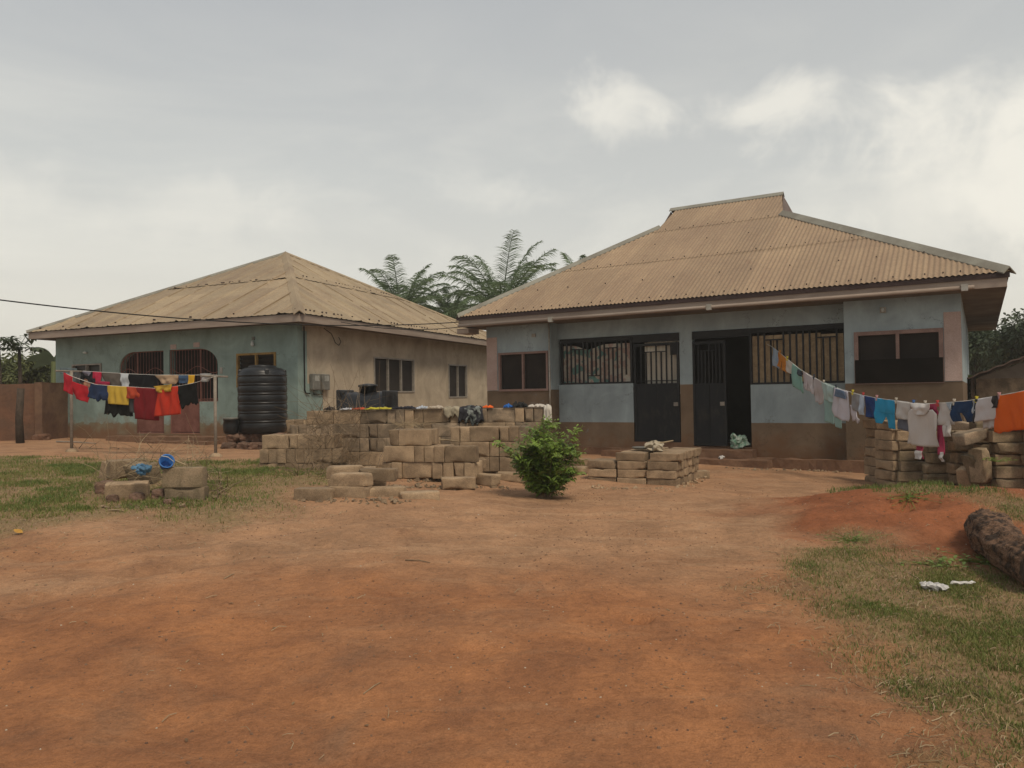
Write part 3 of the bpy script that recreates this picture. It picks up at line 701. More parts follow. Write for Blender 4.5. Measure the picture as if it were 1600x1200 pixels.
# gates
def gate(outline, x0, x1, xd0, xd1, left):
    e = bpy.data.objects.new('gate', None); link(e, LH); e.location = (0, .06, 0)
    inner = []
    cx = sum(p[0] for p in outline)/len(outline); cz = 1.9
    mb = MB(); n = len(outline)
    for i in range(n):
        a = outline[i]; b_ = outline[(i+1) % n]
        mb.tube([(a[0], 0, a[1]), (b_[0], 0, b_[1])], .022, 4)
    mb.box(xd0 if left else xd1-.02, xd0+.04 if left else xd1+.02, -.02, .02, .7, 2.84)
    part('gate_frame', mb, M['red_metal'], e)
    mb = MB(); mb.box(xd0+.02, xd1-.02, -.008, .008, .72, 1.56); part('gate_panel', mb, M['red_metal'], e)
    mb = MB(); x = x0+.09; i = 0
    def top(x):
        if left and x < x0+.55: return 2.86-.42+.42*math.sqrt(max(0, 1-((x0+.55-x)/.55)**2))
        if not left and x > x1-.62: return 2.86-.42+.42*math.sqrt(max(0, 1-((x-x1+.62)/.62)**2))
        return 2.86
    while x < x1-.04:
        mb.tube([(x, .0, 1.52), (x, 0, top(x)-.02)], .009, 4); x += .105
    pts = [(lerp(x0+.02, x1-.02, k/40), -.01, 2.32+.09*math.sin(k/40*PI*(3.2 if left else 3)+(0 if left else 2.5))) for k in range(41)]
    mb.tube(pts, .011, 4); mb.tube([(x0+.02, 0, 1.56), (x1-.02, 0, 1.56)], .014, 4)
    part('gate_grille', mb, M['red_metal'], e)
gate(G1, -5.98, -4.36, -5.38, -4.36, True); gate(G2, -4.16, -2.50, -4.16, -3.12, False)
part('doorstep', rough_box(-5.9, -1.9, -.5, -.01, .2, .62, 30, .025, 11), M['plinth'], LH)
part('doorstep', rough_box(-4.4, -2.0, -.85, -.5, .2, .53, 20, .03, 12), M['plinth'], LH)
for (u_, z_) in [(-4.0, 2.93), (-3.2, 2.95)]:
    mb = MB(); mb.box(u_-.10, u_+.10, -.012, 0, z_-.05, z_+.07); part('ornament_patch', mb, M['pink'], LH)
# lamp
mb = MB(); mb.box(-1.35, -1.29, -.05, 0, 3.0, 3.08); part('lamp_holder', mb, M['meter'], LH)
mb = MB(); mb.lathe([(.0, 0), (.03, .01), (.045, .05), (.03, .11), (.018, .14), (0, .15)], 14, Matrix.Translation((-1.32, -.06, 2.84))); part('light_bulb', mb, M['bulbw'], LH, smooth=True)
mb = MB(); mb.lathe([(.0, 0), (.05, .01), (.06, .04), (0, .07)], 14, Matrix.Translation((-7.25, -.05, 2.88))); part('light_bulb', mb, M['bulbw'], LH, smooth=True)
mb = MB(); mb.box(-2.42, -2.34, -.015, 0, 2.2, 2.36); part('switch_box', mb, M['pvc'], LH)
# meters on side wall
for y_ in (.42, .80):
    mb = MB(); mb.box(.013, .13, y_, y_+.30, 1.74, 2.14); p_ = part('electric_meter', mb, M['meter'], LH, bevel=.02)
    mb = MB(); mb.box(.131, .137, y_+.07, y_+.24, 1.96, 2.10); part('meter_window', mb, M['meterglass'], p_)
mb = MB(); mb.tube([(.035, .22, 3.3), (.035, .22, 2.4), (.035, .22, 1.75), (.04, .26, 1.66), (.05, .4, 1.66)], .016, 6); mb.tube([(.05, .55, 1.74), (.05, .55, 1.64), (.05, .9, 1.64), (.05, .9, 1.74)], .012, 6)
mb.tube([(.03, 1.0, 3.3), (.04, 1.3, 3.18), (.05, 1.45, 2.95), (.06, 1.58, 2.9), (.05, 1.68, 3.0), (.04, 1.6, 3.12)], .010, 5); part('power_cable', mb, M['cable'], LH)
# roof
EZL = 3.50; APX = (-4.15, 4.6, 6.16); LX0, LX1, LY0, LY1 = -8.8, .6, -.65, 11.75
KF = (APX[2]-EZL)/(APX[1]-LY0); KS = (APX[2]-EZL)/(LX1-APX[0])
def bm_f(a):
    u = LX0+a
    return (u-LX0)/(APX[0]-LX0)*(APX[1]-LY0) if u < APX[0] else (LX1-u)/(LX1-APX[0])*(APX[1]-LY0)
def prof2(a, bi):
    q = (a % .8)/.8; v_ = .012*max(0, math.cos(2*PI*a/.2))**2
    return v_ + (.026 if q < .05 else 0)
jg = lambda a, bi: .035*max(0, mn.noise(Vector((a*2.3, bi*5., 1))))
part('roof', roof_sheet((LX0, LY0, EZL), (1, 0, 0), (0, 1, 0), KF, LX1-LX0, bm_f, [(0, 2.75), (2.75, 9)], prof2, .04, .02, jag=jg), M['roof_l'], LH)
def bm_s(a):
    y = LY0+a
    return (y-LY0)/(APX[1]-LY0)*(LX1-APX[0]) if y < APX[1] else (LY1-y)/(LY1-APX[1])*(LX1-APX[0])
part('roof', roof_sheet((LX1, LY0, EZL), (0, 1, 0), (-1, 0, 0), KS, LY1-LY0, bm_s, [(0, 2.6), (2.6, 9)], prof2, .04, .02, jag=jg), M['roof_ls'], LH)
mb = MB(); mb.add([(LX0, LY0, EZL), (LX0, LY1, EZL), APX], [(2, 1, 0)]); mb.add([(LX0, LY1, EZL), (LX1, LY1, EZL), APX], [(0, 1, 2)]); part('roof_slope', mb, M['roof_l'], LH)
up_ = Vector((0, 0, 1))
mb = MB(); strip(mb, [(LX1, LY0, EZL+.03), (APX[0], APX[1], APX[2]+.03)], .13, .045); part('hip_capping', mb, M['roof_l'], LH)
mb = MB(); strip(mb, [(LX0, LY0, EZL+.03), (APX[0], APX[1], APX[2]+.03)], .10, .03); part('hip_capping', mb, M['cap'], LH)
mb = MB(); strip(mb, [(LX1, LY1, EZL+.03), (APX[0], APX[1], APX[2]+.03)], .10, .03); part('hip_capping', mb, M['roof_ls'], LH)
mb = MB()
for k_ in range(60):   # nails, lifted edges of the sheets
    a = .15+k_*.155; 
    for bb in (.18, 2.72):
        if bm_f(a) > bb+.1 and random.random() < (.4 if bb > 1 else .15):
            w_ = random.uniform(.01, .07) if bb > 1 else random.uniform(.012, .04)
            mb.box(LX0+a-w_, LX0+a+w_, LY0+bb-.012, LY0+bb+.012, EZL+KF*bb+.01, EZL+KF*bb+.045)
        if bm_s(a) > bb+.1 and random.random() < .6:
            mb.box(LX1-bb-.012, LX1-bb+.012, LY0+a-.02, LY0+a+.02, EZL+KS*bb+.01, EZL+KS*bb+.045)
part('roofing_nail', mb, M['fascia_d'], LH)['kind'] = 'stuff'
mb = MB()
for k_ in range(1, 16):     # raised side laps of the sheets, with gaps where the edge has lifted
    for (fn, KK, side) in ((bm_f, KF, 0), (bm_s, KS, 1)):
        a = k_*.8+.02
        if a > (LY1-LY0 if side else LX1-LX0)-.2: continue
        b0_ = .05
        while b0_ < fn(a)-.15:
            b1_ = min(fn(a)-.1, b0_+random.uniform(.5, 1.6)); w_ = random.uniform(.004, .011)
            if side: q = [(LX1-b0_, LY0+a-w_, EZL+KK*b0_+.04), (LX1-b0_, LY0+a+w_, EZL+KK*b0_+.04), (LX1-b1_, LY0+a+w_, EZL+KK*b1_+.04), (LX1-b1_, LY0+a-w_, EZL+KK*b1_+.04)]
            else: q = [(LX0+a-w_, LY0+b0_, EZL+KK*b0_+.04), (LX0+a+w_, LY0+b0_, EZL+KK*b0_+.04), (LX0+a+w_, LY0+b1_, EZL+KK*b1_+.04), (LX0+a-w_, LY0+b1_, EZL+KK*b1_+.04)]
            q += [(x, y, z-.03) for x, y, z in q]
            mb.add(q, [(0, 1, 2, 3), (0, 4, 5, 1), (3, 2, 6, 7), (1, 5, 6, 2), (0, 3, 7, 4)]); b0_ = b1_+random.uniform(.1, .5)
part('sheet_lap', mb, M['sheetlap'], LH)['kind'] = 'stuff'
mb = MB(); mb.box(LX0+.03, LX1-.03, LY0+.03, LY0+.055, 3.31, 3.49); mb.box(LX1-.055, LX1-.03, LY0+.055, LY1-.05, 3.31, 3.49); mb.box(LX0+.03, LX0+.055, LY0+.055, LY1-.05, 3.31, 3.49)
part('fascia_board', mb, M['fascia'], LH)
mb = MB(); mb.box(LX0+.055, LX1-.055, LY0+.055, -.0, 3.35, 3.365); mb.box(0, LX1-.055, 0, LY1-.05, 3.35, 3.365); mb.box(LX0+.055, LW0, 0, LY1-.05, 3.35, 3.365); part('soffit', mb, M['soffit'], LH)

# overhead cable
a = at(-60, 461, 11.5); b_ = rw(EL, EV+.05, 3.3)
pts = []
mid = at(350, 495, 13.4)
for i in range(41):
    t_ = i/40; p = a.lerp(b_, t_); p.z -= .55*4*t_*(1-t_)*.42; pts.append(p)
mb = MB(); mb.tube(pts, .011, 5); tag(obj('overhead_cable', mb, M['cable']), 'thin black overhead cable crossing in front of the left roof to the blue house eave', 'cable')
a = lw(.62, .9, 3.42); pts = [a.lerp(rw(EL+.02, EV+.2, 3.2), i/20)-Vector((0, 0, .12*4*i/20*(1-i/20))) for i in range(21)]
mb = MB(); mb.tube(pts, .009, 5); tag(obj('overhead_cable', mb, M['cable']), 'short black cable slung between the two house eaves', 'cable')

# ------------------------------------------------------------------ water tanks
def water_tank():
    p = at(411, 676, 17.3)
    e = empty('water_tank', p, 0, 'tall ribbed black water tank standing on a stone base before the green house', 'water tank')
    R_ = .525; prof = [(.0, 0), (R_*.9, 0), (R_*.98, .03)]
    z = .06
    for i in range(6):
        for q in range(7):
            zz = z+q/6*.185; prof.append((R_*(1.0+.0*q) + .012*math.sin(q/6*PI) - (.012 if q in (0, 6) else 0) + (.0), zz))
        prof.append((R_+.018, z+.192)); prof.append((R_+.018, z+.205)); z += .205
    for q in range(9):
        aa = q/8*PI/2; prof.append((lerp(R_, R_*.62, 1-math.cos(aa)) , z+.17*math.sin(aa)))
    prof.append((R_*.6, z+.18)); prof.append((0, z+.18))
    o = part('tank_body', MB().lathe(prof, 56), M['tank'], e, smooth=True)
    mb = MB(); mb.lathe([(.0, z+.16), (R_*.56, z+.16), (R_*.58, z+.185), (R_*.56, z+.215), (R_*.2, z+.235), (0, z+.24)], 40); part('tank_lid', mb, M['tank'], e, smooth=True)
    for k_ in range(4):
        q = k_*PI/2+.5; mb = MB(); Mx = Matrix.Rotation(q, 4, 'Z'); mb.box(R_*.66, R_*1.0, -.05, .05, z-.01, z+.13, Mx); part('lifting_lug', mb, M['tank'], e, bevel=.02)
water_tank()
def stone(name, p, s, m, seed, sub=3, amp=.25):
    bm = bmesh.new(); bmesh.ops.create_icosphere(bm, subdivisions=sub, radius=1)
    for v_ in bm.verts:
        c_ = v_.co.copy(); q = max(abs(c_.x), abs(c_.y), abs(c_.z)); c_ = c_.lerp(c_/q*.85, .55)
        c_ *= 1+amp*mn.noise(v_.co*1.3+Vector((seed*3.1, seed, 0))) + .08*mn.noise(v_.co*4+Vector((seed, 3, 0)))
        v_.co = Vector((c_.x*s[0], c_.y*s[1], c_.z*s[2]))
    me = bpy.data.meshes.new(name); bm.to_mesh(me); bm.free(); me.materials.append(m)
    o = bpy.data.objects.new(name, me); link(o); o.location = p; o.rotation_euler = (0, 0, seed*1.7)
    return o
ORD = ['first', 'second', 'third', 'fourth', 'fifth', 'sixth', 'seventh', 'eighth', 'ninth', 'tenth', 'eleventh', 'twelfth', 'thirteenth', 'fourteenth', 'fifteenth', 'sixteenth', 'seventeenth', 'eighteenth', 'nineteenth', 'twentieth']
def ordn(i): return ORD[i] if i < len(ORD) else ORD[-1]
k_ = 0
for row, (yy, cnt, x0) in enumerate([(697, 5, 360), (683, 5, 362)]):
    for i in range(cnt):
        D_ = 16.95+.1*row; x = x0+i*19+random.uniform(-3, 3); p = at(x, yy, D_)
        o = stone('stone', p, (.15, .17, .105), M['stone'], 10+k_, amp=.3); k_ += 1
        tag(o, f'rough red stone under the tall black tank, {ORD[i]} from the left in the {"bottom" if row == 0 else "upper"} layer', 'stone', 'stones of the tank base')
for i, (x, yy, D_) in enumerate([(378, 686, 17.6), (400, 684, 17.7), (425, 684, 17.7), (440, 690, 17.3)]):
    o = stone('stone', at(x, yy, D_), (.2, .2, .2), M['stone'], 40+i, amp=.25); tag(o, f'red stone at the rear of the tall black tank base, {ORD[i]} from left', 'stone', 'stones of the tank base')
# black drum next to the tank
e = empty('black_pot', at(361, 678, 17.0), .3, 'small black bucket pot standing left of the tall water tank', 'pot')
part('pot_body', MB().lathe([(.0, 0), (.13, 0), (.16, .05), (.17, .2), (.15, .29), (.165, .30), (.165, .32), (.14, .32), (.13, .25), (0, .1)], 24), M['tank'], e, smooth=True)
part('pot_rim', MB().lathe([(.12, .32), (.17, .32), (.17, .36), (.12, .36)], 24), M['meter'], e, smooth=True)
# second tank behind the block wall, lying on its side
D2 = 15.2; e = empty('fallen_water_tank', at(576, 690, D2), -.2, 'low black water tank with raised lid seen just behind the block wall', 'water tank')
zt = at(576, 611, D2).z - e.location.z
mb = MB(); Mx = Matrix.Translation((0, 0, zt-.40)) @ Matrix.Rotation(PI/2, 4, 'Y')
pr = [(.0, -.5), (.36, -.5), (.39, -.47)]
for i in range(5): pr += [(.39, -.44+i*.18), (.375, -.35+i*.18), (.39, -.28+i*.18)]
pr += [(.39, .47), (.36, .5), (0, .5)]
mb.lathe(pr, 40, Mx); part('tank_body', mb, M['tank'], e, smooth=True)
mb = MB(); mb.box(-.52, -.44, -.36, .36, zt-.8, zt+.03); part('tank_end_rib', mb, M['tank'], e, bevel=.02)
mb = MB(); mb.box(.42, .50, -.36, .36, zt-.8, zt-.0); part('tank_end_rib', mb, M['tank'], e, bevel=.02)
mb = MB(); mb.lathe([(0, zt-.1), (.17, zt-.1), (.17, zt+.08), (.19, zt+.08), (.19, zt+.12), (.1, zt+.14), (0, zt+.15)], 30, Matrix.Translation((0, 0, 0))); part('tank_lid', mb, M['tank'], e, smooth=True)

# ------------------------------------------------------------------ blocks
def block_mesh(L_, T_, H_, seed, rough=1.):
    bm = bmesh.new(); bmesh.ops.create_cube(bm, size=1)
    bmesh.ops.subdivide_edges(bm, edges=bm.edges[:], cuts=7, use_grid_fill=True)
    h = Vector((L_/2, T_/2, H_/2)); r_ = .004
    def rm(t): a_ = abs(t*2); return math.copysign(pw(a_, [(0, 0), (.25, .36), (.5, .72), (.75, .955), (1, 1)]), t)
    for v_ in bm.verts:
        c_ = Vector((rm(v_.co.x)*h.x, rm(v_.co.y)*h.y, rm(v_.co.z)*h.z))
        inn = Vector([max(-h[i]+r_, min(h[i]-r_, c_[i])) for i in range(3)]); d = c_-inn
        if d.length > r_: c_ = inn + d.normalized()*r_
        n_ = mn.noise(c_*5+Vector((seed*7.3, 0, 0)))
        edge = sum(1 for i in range(3) if abs(c_[i]) > h[i]*.88)
        if edge >= 2: c_ -= c_.normalized()*max(0, n_-.12)*.085*rough
        c_ += mn.noise_vector(c_*9+Vector((0, seed*3.3, 0)))*.0025*rough
        c_.z += H_/2; v_.co = c_
    me = bpy.data.meshes.new('concrete_block'); bm.to_mesh(me); bm.free()
    me.polygons.foreach_set('use_smooth', [True]*len(me.polygons)); return me
def variants(L_, T_, H_, mk, n, s0, rough=1.):
    out = []
    for i in range(n):
        me = block_mesh(L_, T_, H_, s0+i, rough); me.materials.append(M[mk]); out.append(me)
    return out
BL = {(k, m_): variants(*dim, m_, 4, s0, rg) for (k, dim, s0) in [('up', (.444, .144, .221), 1), ('flat', (.445, .22, .146), 21), ('thin', (.445, .218, .121), 41)] for (m_, rg) in [('block', 1.), ('blockw', 1.5), ('blockr', 1.8)]}
rb = random.Random(3)
def block(kind, mk, p, rz, label, group, rx=0, ry=0):
    o = bpy.data.objects.new('concrete_block', rb.choice(BL[(kind, mk)])); C.objects.link(o)
    o.location = p; o.rotation_euler = (rx, ry, rz+(PI if rb.random() < .5 else 0)); o['label'] = label; o['category'] = 'concrete block'; o['group'] = group
    return o
def course(origin, ang, z, pat, mk, lab, group, jit=.02, dv=0, rear=False):
    U_ = Vector((math.cos(ang), math.sin(ang), 0)); V_ = Vector((-math.sin(ang), math.cos(ang), 0)); a = 0; i = 0
    for ch in pat:
        w = {'L': .45, 'S': .15, '_': .15, 'G': .45}[ch]
        if ch in 'LS':
            j = rb.uniform(-jit, jit)
            c_ = origin+U_*(a+w/2)+V_*((.075 if ch == 'L' else .225)+j+dv); c_.z = z
            k2 = mk if not isinstance(mk, str) and False else mk
            kk = mk if isinstance(mk, str) else rb.choice(mk)
            block('up', kk, c_, ang+(0 if ch == 'L' else PI/2)+rb.uniform(-.02, .02), f'{"long faced" if ch == "L" else "end on"} block, {ordn(i)} from left, {lab}', group)
            if rear and ch == 'L':
                for q in (1, 2):
                    c2 = origin+U_*(a+w/2)+V_*(.075+.152*q+dv); c2.z = z
                    block('up', kk, c2, ang+rb.uniform(-.02, .02), f'{"middle" if q == 1 else "rear"} row block behind the {ordn(i)} front block, {lab}', group)
            i += 1
        a += w
# A: long back stack
A0 = at(480, 728, 12.65); A1 = at(860, 731, 12.2); angA = math.atan2(A1.y-A0.y, A1.x-A0.x)
UA = Vector((math.cos(angA), math.sin(angA), 0))
zA = .42; HB = .2255
zt_ = lambda k: zA+HB*k
O_ = Vector((A0.x, A0.y, 0)); grpA = 'blocks of the long back stack'
course(O_, angA, zt_(3), 'LLLSSSSLLSLSSS', ['blockw', 'blockw', 'block'], 'clothes covered top course, long back stack', grpA, rear=True)
course(O_+UA*-.30, angA, zt_(2), 'SSLLSSLSSSLSSLSL', ['block', 'blockw'], 'second course down, long back stack', grpA, dv=-.02)
course(O_+UA*-.30, angA, zt_(1), 'SLLSSSLLSLSSLSL', ['block', 'block', 'blockw'], 'third course down, long back stack', grpA, dv=-.04)
course(O_+UA*-.30, angA, zt_(0), 'LLSSLLSSLSLLSS', 'block', 'bottom full course, long back stack', grpA, dv=-.05)
course(O_+UA*-.30, angA, zt_(-1)-.0, 'LLLSSLLLSLLS', 'block', 'half buried course, long back stack', grpA, dv=-.06)
# B: left low stack
B0_ = at(403, 724, 12.3); B0_.z = 0; grpB = 'blocks of the low stack at the left end'
zb_ = .41
course(B0_, angA, zb_-HB*.6, 'LLSS', 'block', 'half buried course, low left stack', grpB, dv=0)
course(B0_+UA*.02, angA, zb_+HB*.4, 'SSSSSLL'[:6]+'S', 'block', 'lower course, low left stack', grpB)
course(B0_+UA*.06, angA, zb_+HB*1.4, 'LSLS', 'block', 'top course, low left stack', grpB, rear=True)
Bb = at(447, 700, 12.75); Bb.z = 0
course(Bb, angA, zb_+HB*2.4, 'SSL', ['blockw', 'block'], 'step between low left and long back stack', grpB)
# C: front stack
C0 = at(596, 745, 10.75); zc = C0.z-.02; C0.z = 0; grpC = 'blocks of the front stack'; angC = angA-.12; UC = Vector((math.cos(angC), math.sin(angC), 0))
course(C0, angC, zc, 'SSLSSSS', 'block', 'bottom course, front stack', grpC, jit=.03)
course(C0+UC*.03, angC, zc+HB, 'LSSSL', 'block', 'middle course, front stack', grpC, jit=.03)
course(C0+UC*.10, angC, zc+HB*2, 'SL', 'block', 'top course, front stack', grpC, jit=.03, rear=True)
# D: stack between front stack and shrub
D0 = at(704, 735, 11.7); zd = D0.z-.02; D0.z = 0; grpD = 'blocks of the stack left of the shrub'
course(D0, angA, zd, 'LSSLSL', 'block', 'bottom course, stack beside the shrub', grpD, jit=.02)
course(D0, angA, zd+HB, 'SLSLL', 'block', 'middle course, stack beside the shrub', grpD, jit=.02)
course(D0+UA*.0, angA, zd+HB*2, 'SSLSSS', ['block', 'blockw'], 'top course, stack beside the shrub', grpD, jit=.02, rear=True)
# loose low blocks in front
grpL = 'loose blocks lying on the soil before the stacks'
def loose(kind, mk, px, py, rz, label, dz=0, rx=0, ry=0, D_=None):
    p = onground(px, py) if D_ is None else at(px, py, D_); p.z += dz; return block(kind, mk, p, rz, label, grpL, rx, ry)
loose('flat', 'block', 494, 778, -.12, 'single block lying flat at the left front edge of the stacks', -.03)
loose('flat', 'block', 548, 776, -.25, 'block lying below the dried vines, left of the front stack', -.02)
loose('flat', 'block', 545, 764, -.2, 'block behind the one below the dried vines', -.02)
loose('flat', 'block', 550, 775, -.3, 'upper block resting on the one below the dried vines', .12)
loose('flat', 'block', 605, 776, .15, 'block lying in front of the left corner of the front stack', -.03)
loose('thin', 'block', 560, 757, .2, 'flat slab like block behind the vines side pile', .1)
loose('flat', 'block', 592, 768, -.1, 'upper block right of the one below the dried vines', .13)
loose('flat', 'block', 575, 764, .1, 'block in the rear of the low heap before the front stack', .02)
loose('flat', 'block', 540, 762, .1, 'upper rear block of the low heap below the vines', .13)
loose('flat', 'block', 735, 748, .25, 'upper slanted block behind the rounded one before the front stack', .14)
loose('flat', 'block', 716, 763, .1, 'rounded block lying in front of the front stack, right of centre', .0)
loose('flat', 'block', 708, 752, .05, 'block lying behind the rounded one in front of the front stack', .10)
loose('flat', 'block', 757, 757, -.7, 'block lying askew left of the shrub', .0)
loose('flat', 'block', 655, 778, .25, 'half sunken block nearest the camera before the front stack', -.07)
loose('flat', 'block', 800, 752, -.2, 'block lying on soil behind the left edge of the shrub', -.01)
# E: neat pile before the doors
grpE = 'blocks of the neat pile before the doors'
angE = -math.radians(26); UE = Vector((math.cos(angE), math.sin(angE), 0)); VE = Vector((-math.sin(angE), math.cos(angE), 0))
E0 = at(919, 758, 11.75); ze = .14; HT = .125; E0.z = 0
layer = ['bottom', 'second', 'third', 'top']
for k in range(4):
    for i in range(3):
        for j in range(6):
            if k == 3 and i == 0 and j < 3: continue
            if i < 2 and j > 0 and not (k == 3 or (i == 0 and k == 2)): continue
            if i == 0 and k == 3: continue
            if i == 0 and j > 1: continue
            c_ = E0+UE*(.225+i*.452+rb.uniform(-.015, .015)+(.02*k if i == 2 else 0))+VE*(.115+j*.235+rb.uniform(-.01, .01)); c_.z = ze+k*HT+(0.002 if i == 2 else 0)
            col = ['left', 'middle', 'right'][i]
            lab = f'flat block, {layer[k]} layer of the neat pile before the doors, {col} column, ' + ('front row' if j == 0 else f'{ordn(j)} row')
            block('thin', 'block', c_, angE+rb.uniform(-.04, .04), lab, grpE)
for i, (px, py) in enumerate([(895, 740), (905, 727), (1085, 747)]):
    loose('thin', 'block', px, py, angE+.3*i, ['block lying between the shrub and the neat pile', 'block lying behind the left end of the neat pile', 'block leaning low at the right rear corner of the neat pile'][i], .0)
# F: right stacks, blocks laid flat
grpF = 'blocks of the rough stack behind the white laundry'
HF = .15
def fcol(px, D_, n, z0, kind, rz, name, jx=.03, mk='blockr'):
    p = at(px, 700, D_)
    for k in range(n):
        c_ = Vector((p.x+rb.uniform(-jx, jx), p.y+rb.uniform(-jx, jx), z0+k*(HF+.003)))
        block('flat', mk if rb.random() < .8 else 'block', c_, rz+rb.uniform(-.08, .08), f'{ordn(k)} block up, {name}', grpF)
fcol(1372, 12.5, 8, -.02, 'flat', PI/2+.1, 'leftmost rear column of the right hand stack', mk='block')
fcol(1391, 11.9, 7, -.02, 'flat', PI/2+.1, 'end on column near the left of the right stack', mk='block')
fcol(1424, 11.7, 6, -.02, 'flat', -.1, 'long faced column left of the pink and white shirt')
fcol(1428, 12.0, 7, -.02, 'flat', -.1, 'rear column hidden partly by the pink and white shirt')
fcol(1470, 11.3, 6, -.02, 'flat', -.15, 'long faced column right of the pink and white shirt')
fcol(1475, 11.7, 7, -.02, 'flat', -.15, 'rear column behind the navy shorts')
fcol(1506, 11.2, 5, -.02, 'flat', PI/2, 'dark end on column in the gap of the right stack', mk='blockw')
fcol(1576, 10.0, 7, .05, 'flat', -.12, 'near long faced column under the orange cloth')
fcol(1632, 9.75, 7, .05, 'flat', -.14, 'column running out of frame at the right edge')
fcol(1512, 10.8, 6, .02, 'flat', -.1, 'hidden column behind the tilted blocks')
fcol(1548, 10.4, 7, .02, 'flat', -.1, 'column behind the tumbled blocks of the right stack')
p = at(1520, 720, 10.1); block('flat', 'blockr', (p.x-.02, p.y, .42), .2, 'tilted block slipped off the stack left of the near column', grpF, ry=1.25)
block('flat', 'blockr', at(1525, 728, 10.0), .3, 'block standing askew on end under the topmost tumbled block', grpF, ry=1.45)
block('flat', 'blockw', at(1519, 690, 10.1), .25, 'tumbled block lying slanted on top of the right stack', grpF, ry=-.18)
block('flat', 'blockw', at(1508, 676, 10.9), -.9, 'block turned diagonal on top behind the tumbled one', grpF, ry=.2)
block('flat', 'block', at(1510, 758, 10.3), .5, 'block leaning at the foot of the tumbled blocks', grpF, ry=1.2)

# G: left rubble heap
grpG = 'blocks in the rubble heap on the grass'
gp = onground(286, 782); 
block('up', 'blockr', gp+Vector((0, .1, -.08)), -.02, 'lower long block at the right end of the grassy rubble heap', grpG)
block('up', 'blockr', gp+Vector((-.02, .1, .14)), .03, 'upper long block at the right end of the grassy rubble heap', grpG)
for i, (px, py, dz, rz, rx, lab) in enumerate([(200, 779, -.03, .3, .2, 'pale block at the left foot of the rubble heap'), (236, 783, -.08, -.1, .1, 'half buried rounded block in the middle foot of the rubble heap'),
        (198, 765, .16, .8, .1, 'block perched beside the blue bag on the rubble heap'), (228, 770, .14, -.5, .35, 'dark block tipped under the blue bag on the rubble heap'), (182, 758, .1, 1.2, .3, 'brown weathered block at the left top of the rubble heap')]):
    p = onground(px, py); p.z += dz; block('up', 'blockr' if i % 2 else 'block', p, rz, lab, grpG, rx=rx+PI/2*(i == 1))
for i, (px, py, s) in enumerate([(166, 770, .13), (215, 782, .08), (250, 778, .09), (176, 784, .07), (262, 788, .05)]):
    tag(stone('stone', onground(px, py)+Vector((0, 0, s*.4)), (s, s*.9, s*.8), M['stone'], 60+i), ['large brown lump at the left top of the rubble heap', 'small stone between the blocks at the foot of the rubble heap', 'stone below the upper long block of the heap', 'little stone at the left foot of the heap', 'little stone at the right foot of the heap'][i], 'stone', 'stones in the rubble heap')

# ------------------------------------------------------------------ twigs and dry vines
def twigs(name, cen, n, R_, h, label, cat, m='twig', r0_=.004, seed=1, up=.6, curl=.5, box=None):
    rd = random.Random(seed); mb = MB()
    for _ in range(n):
        p = Vector((cen[0]+rd.uniform(-R_[0], R_[0]), cen[1]+rd.uniform(-R_[1], R_[1]), cen[2]+rd.uniform(0, R_[2])))
        d = Vector((rd.uniform(-1, 1), rd.uniform(-.6, .6), rd.uniform(-.4, 1)*up*1.6)).normalized(); pts = [p.copy()]; ln = h*rd.uniform(.4, 1.2); k = rd.randint(5, 9)
        for i in range(k):
            d = (d+Vector((rd.uniform(-1, 1), rd.uniform(-1, 1), rd.uniform(-1, .9)))*curl*.5).normalized(); p = p+d*ln/k
            gz = g(p.x, p.y)+.005
            if p.z < gz: p.z = gz
            pts.append(p.copy())
        rr = r0_*rd.uniform(.6, 1.5); mb.tube(pts, [rr*(1-.6*i/k) for i in range(k+1)], 3, False)
    return tag(obj(name, mb, M[m]), label, cat)
p = at(524, 700, 12.1)
twigs('dried_vine', (p.x, p.y, .42), 150, (.42, .1, .9), .75, 'tangle of dried bare vines climbing the left end of the long block stack', 'dry plant', seed=2, r0_=.0042)
p = at(540, 660, 12.2)
twigs('dried_vine', (p.x+.15, p.y-.05, 1.0), 22, (.45, .15, .35), 1.05, 'sparse dead stems rising above the block stack before the meters', 'dry plant', seed=5, r0_=.0035, up=1.4, curl=.35)
p = onground(530, 742); twigs('brush_pile', (p.x, p.y, p.z), 60, (.7, .2, .15), .6, 'heap of fallen dry brush on the grass at the foot of the vines', 'dry plant', seed=8, r0_=.005)
p = onground(240, 772); twigs('brush_pile', (p.x, p.y+.1, p.z+.12), 150, (.65, .35, .30), .55, 'dry straw and twigs strewn over the rubble heap', 'dry plant', seed=9, r0_=.0035, m='straw')
p = onground(325, 775); twigs('brush_pile', (p.x, p.y, p.z), 40, (.2, .2, .1), .5, 'dead branching twigs at the right end of the rubble heap', 'dry plant', seed=10, r0_=.005, up=1.2)
p = onground(215, 702); twigs('brush_pile', (p.x, p.y, p.z), 16, (1.3, .2, .03), .5, 'litter of dead branches on the soil before the red gates', 'dry plant', seed=12, r0_=.007, up=.4)
p = at(640, 664, 10.7); twigs('straw_tuft', (p.x, p.y+.1, p.z-.02), 60, (.16, .12, .03), .3, 'tuft of straw lying on top of the front block stack', 'straw', seed=13, r0_=.0025, m='straw', up=.2)
p = at(690, 688, 11.6); twigs('stick', (p.x, p.y-.0, p.z), 3, (.05, .03, .02), .35, 'pale stick resting on the block ledge', 'stick', seed=14, r0_=.008, m='straw', up=.05, curl=.1)

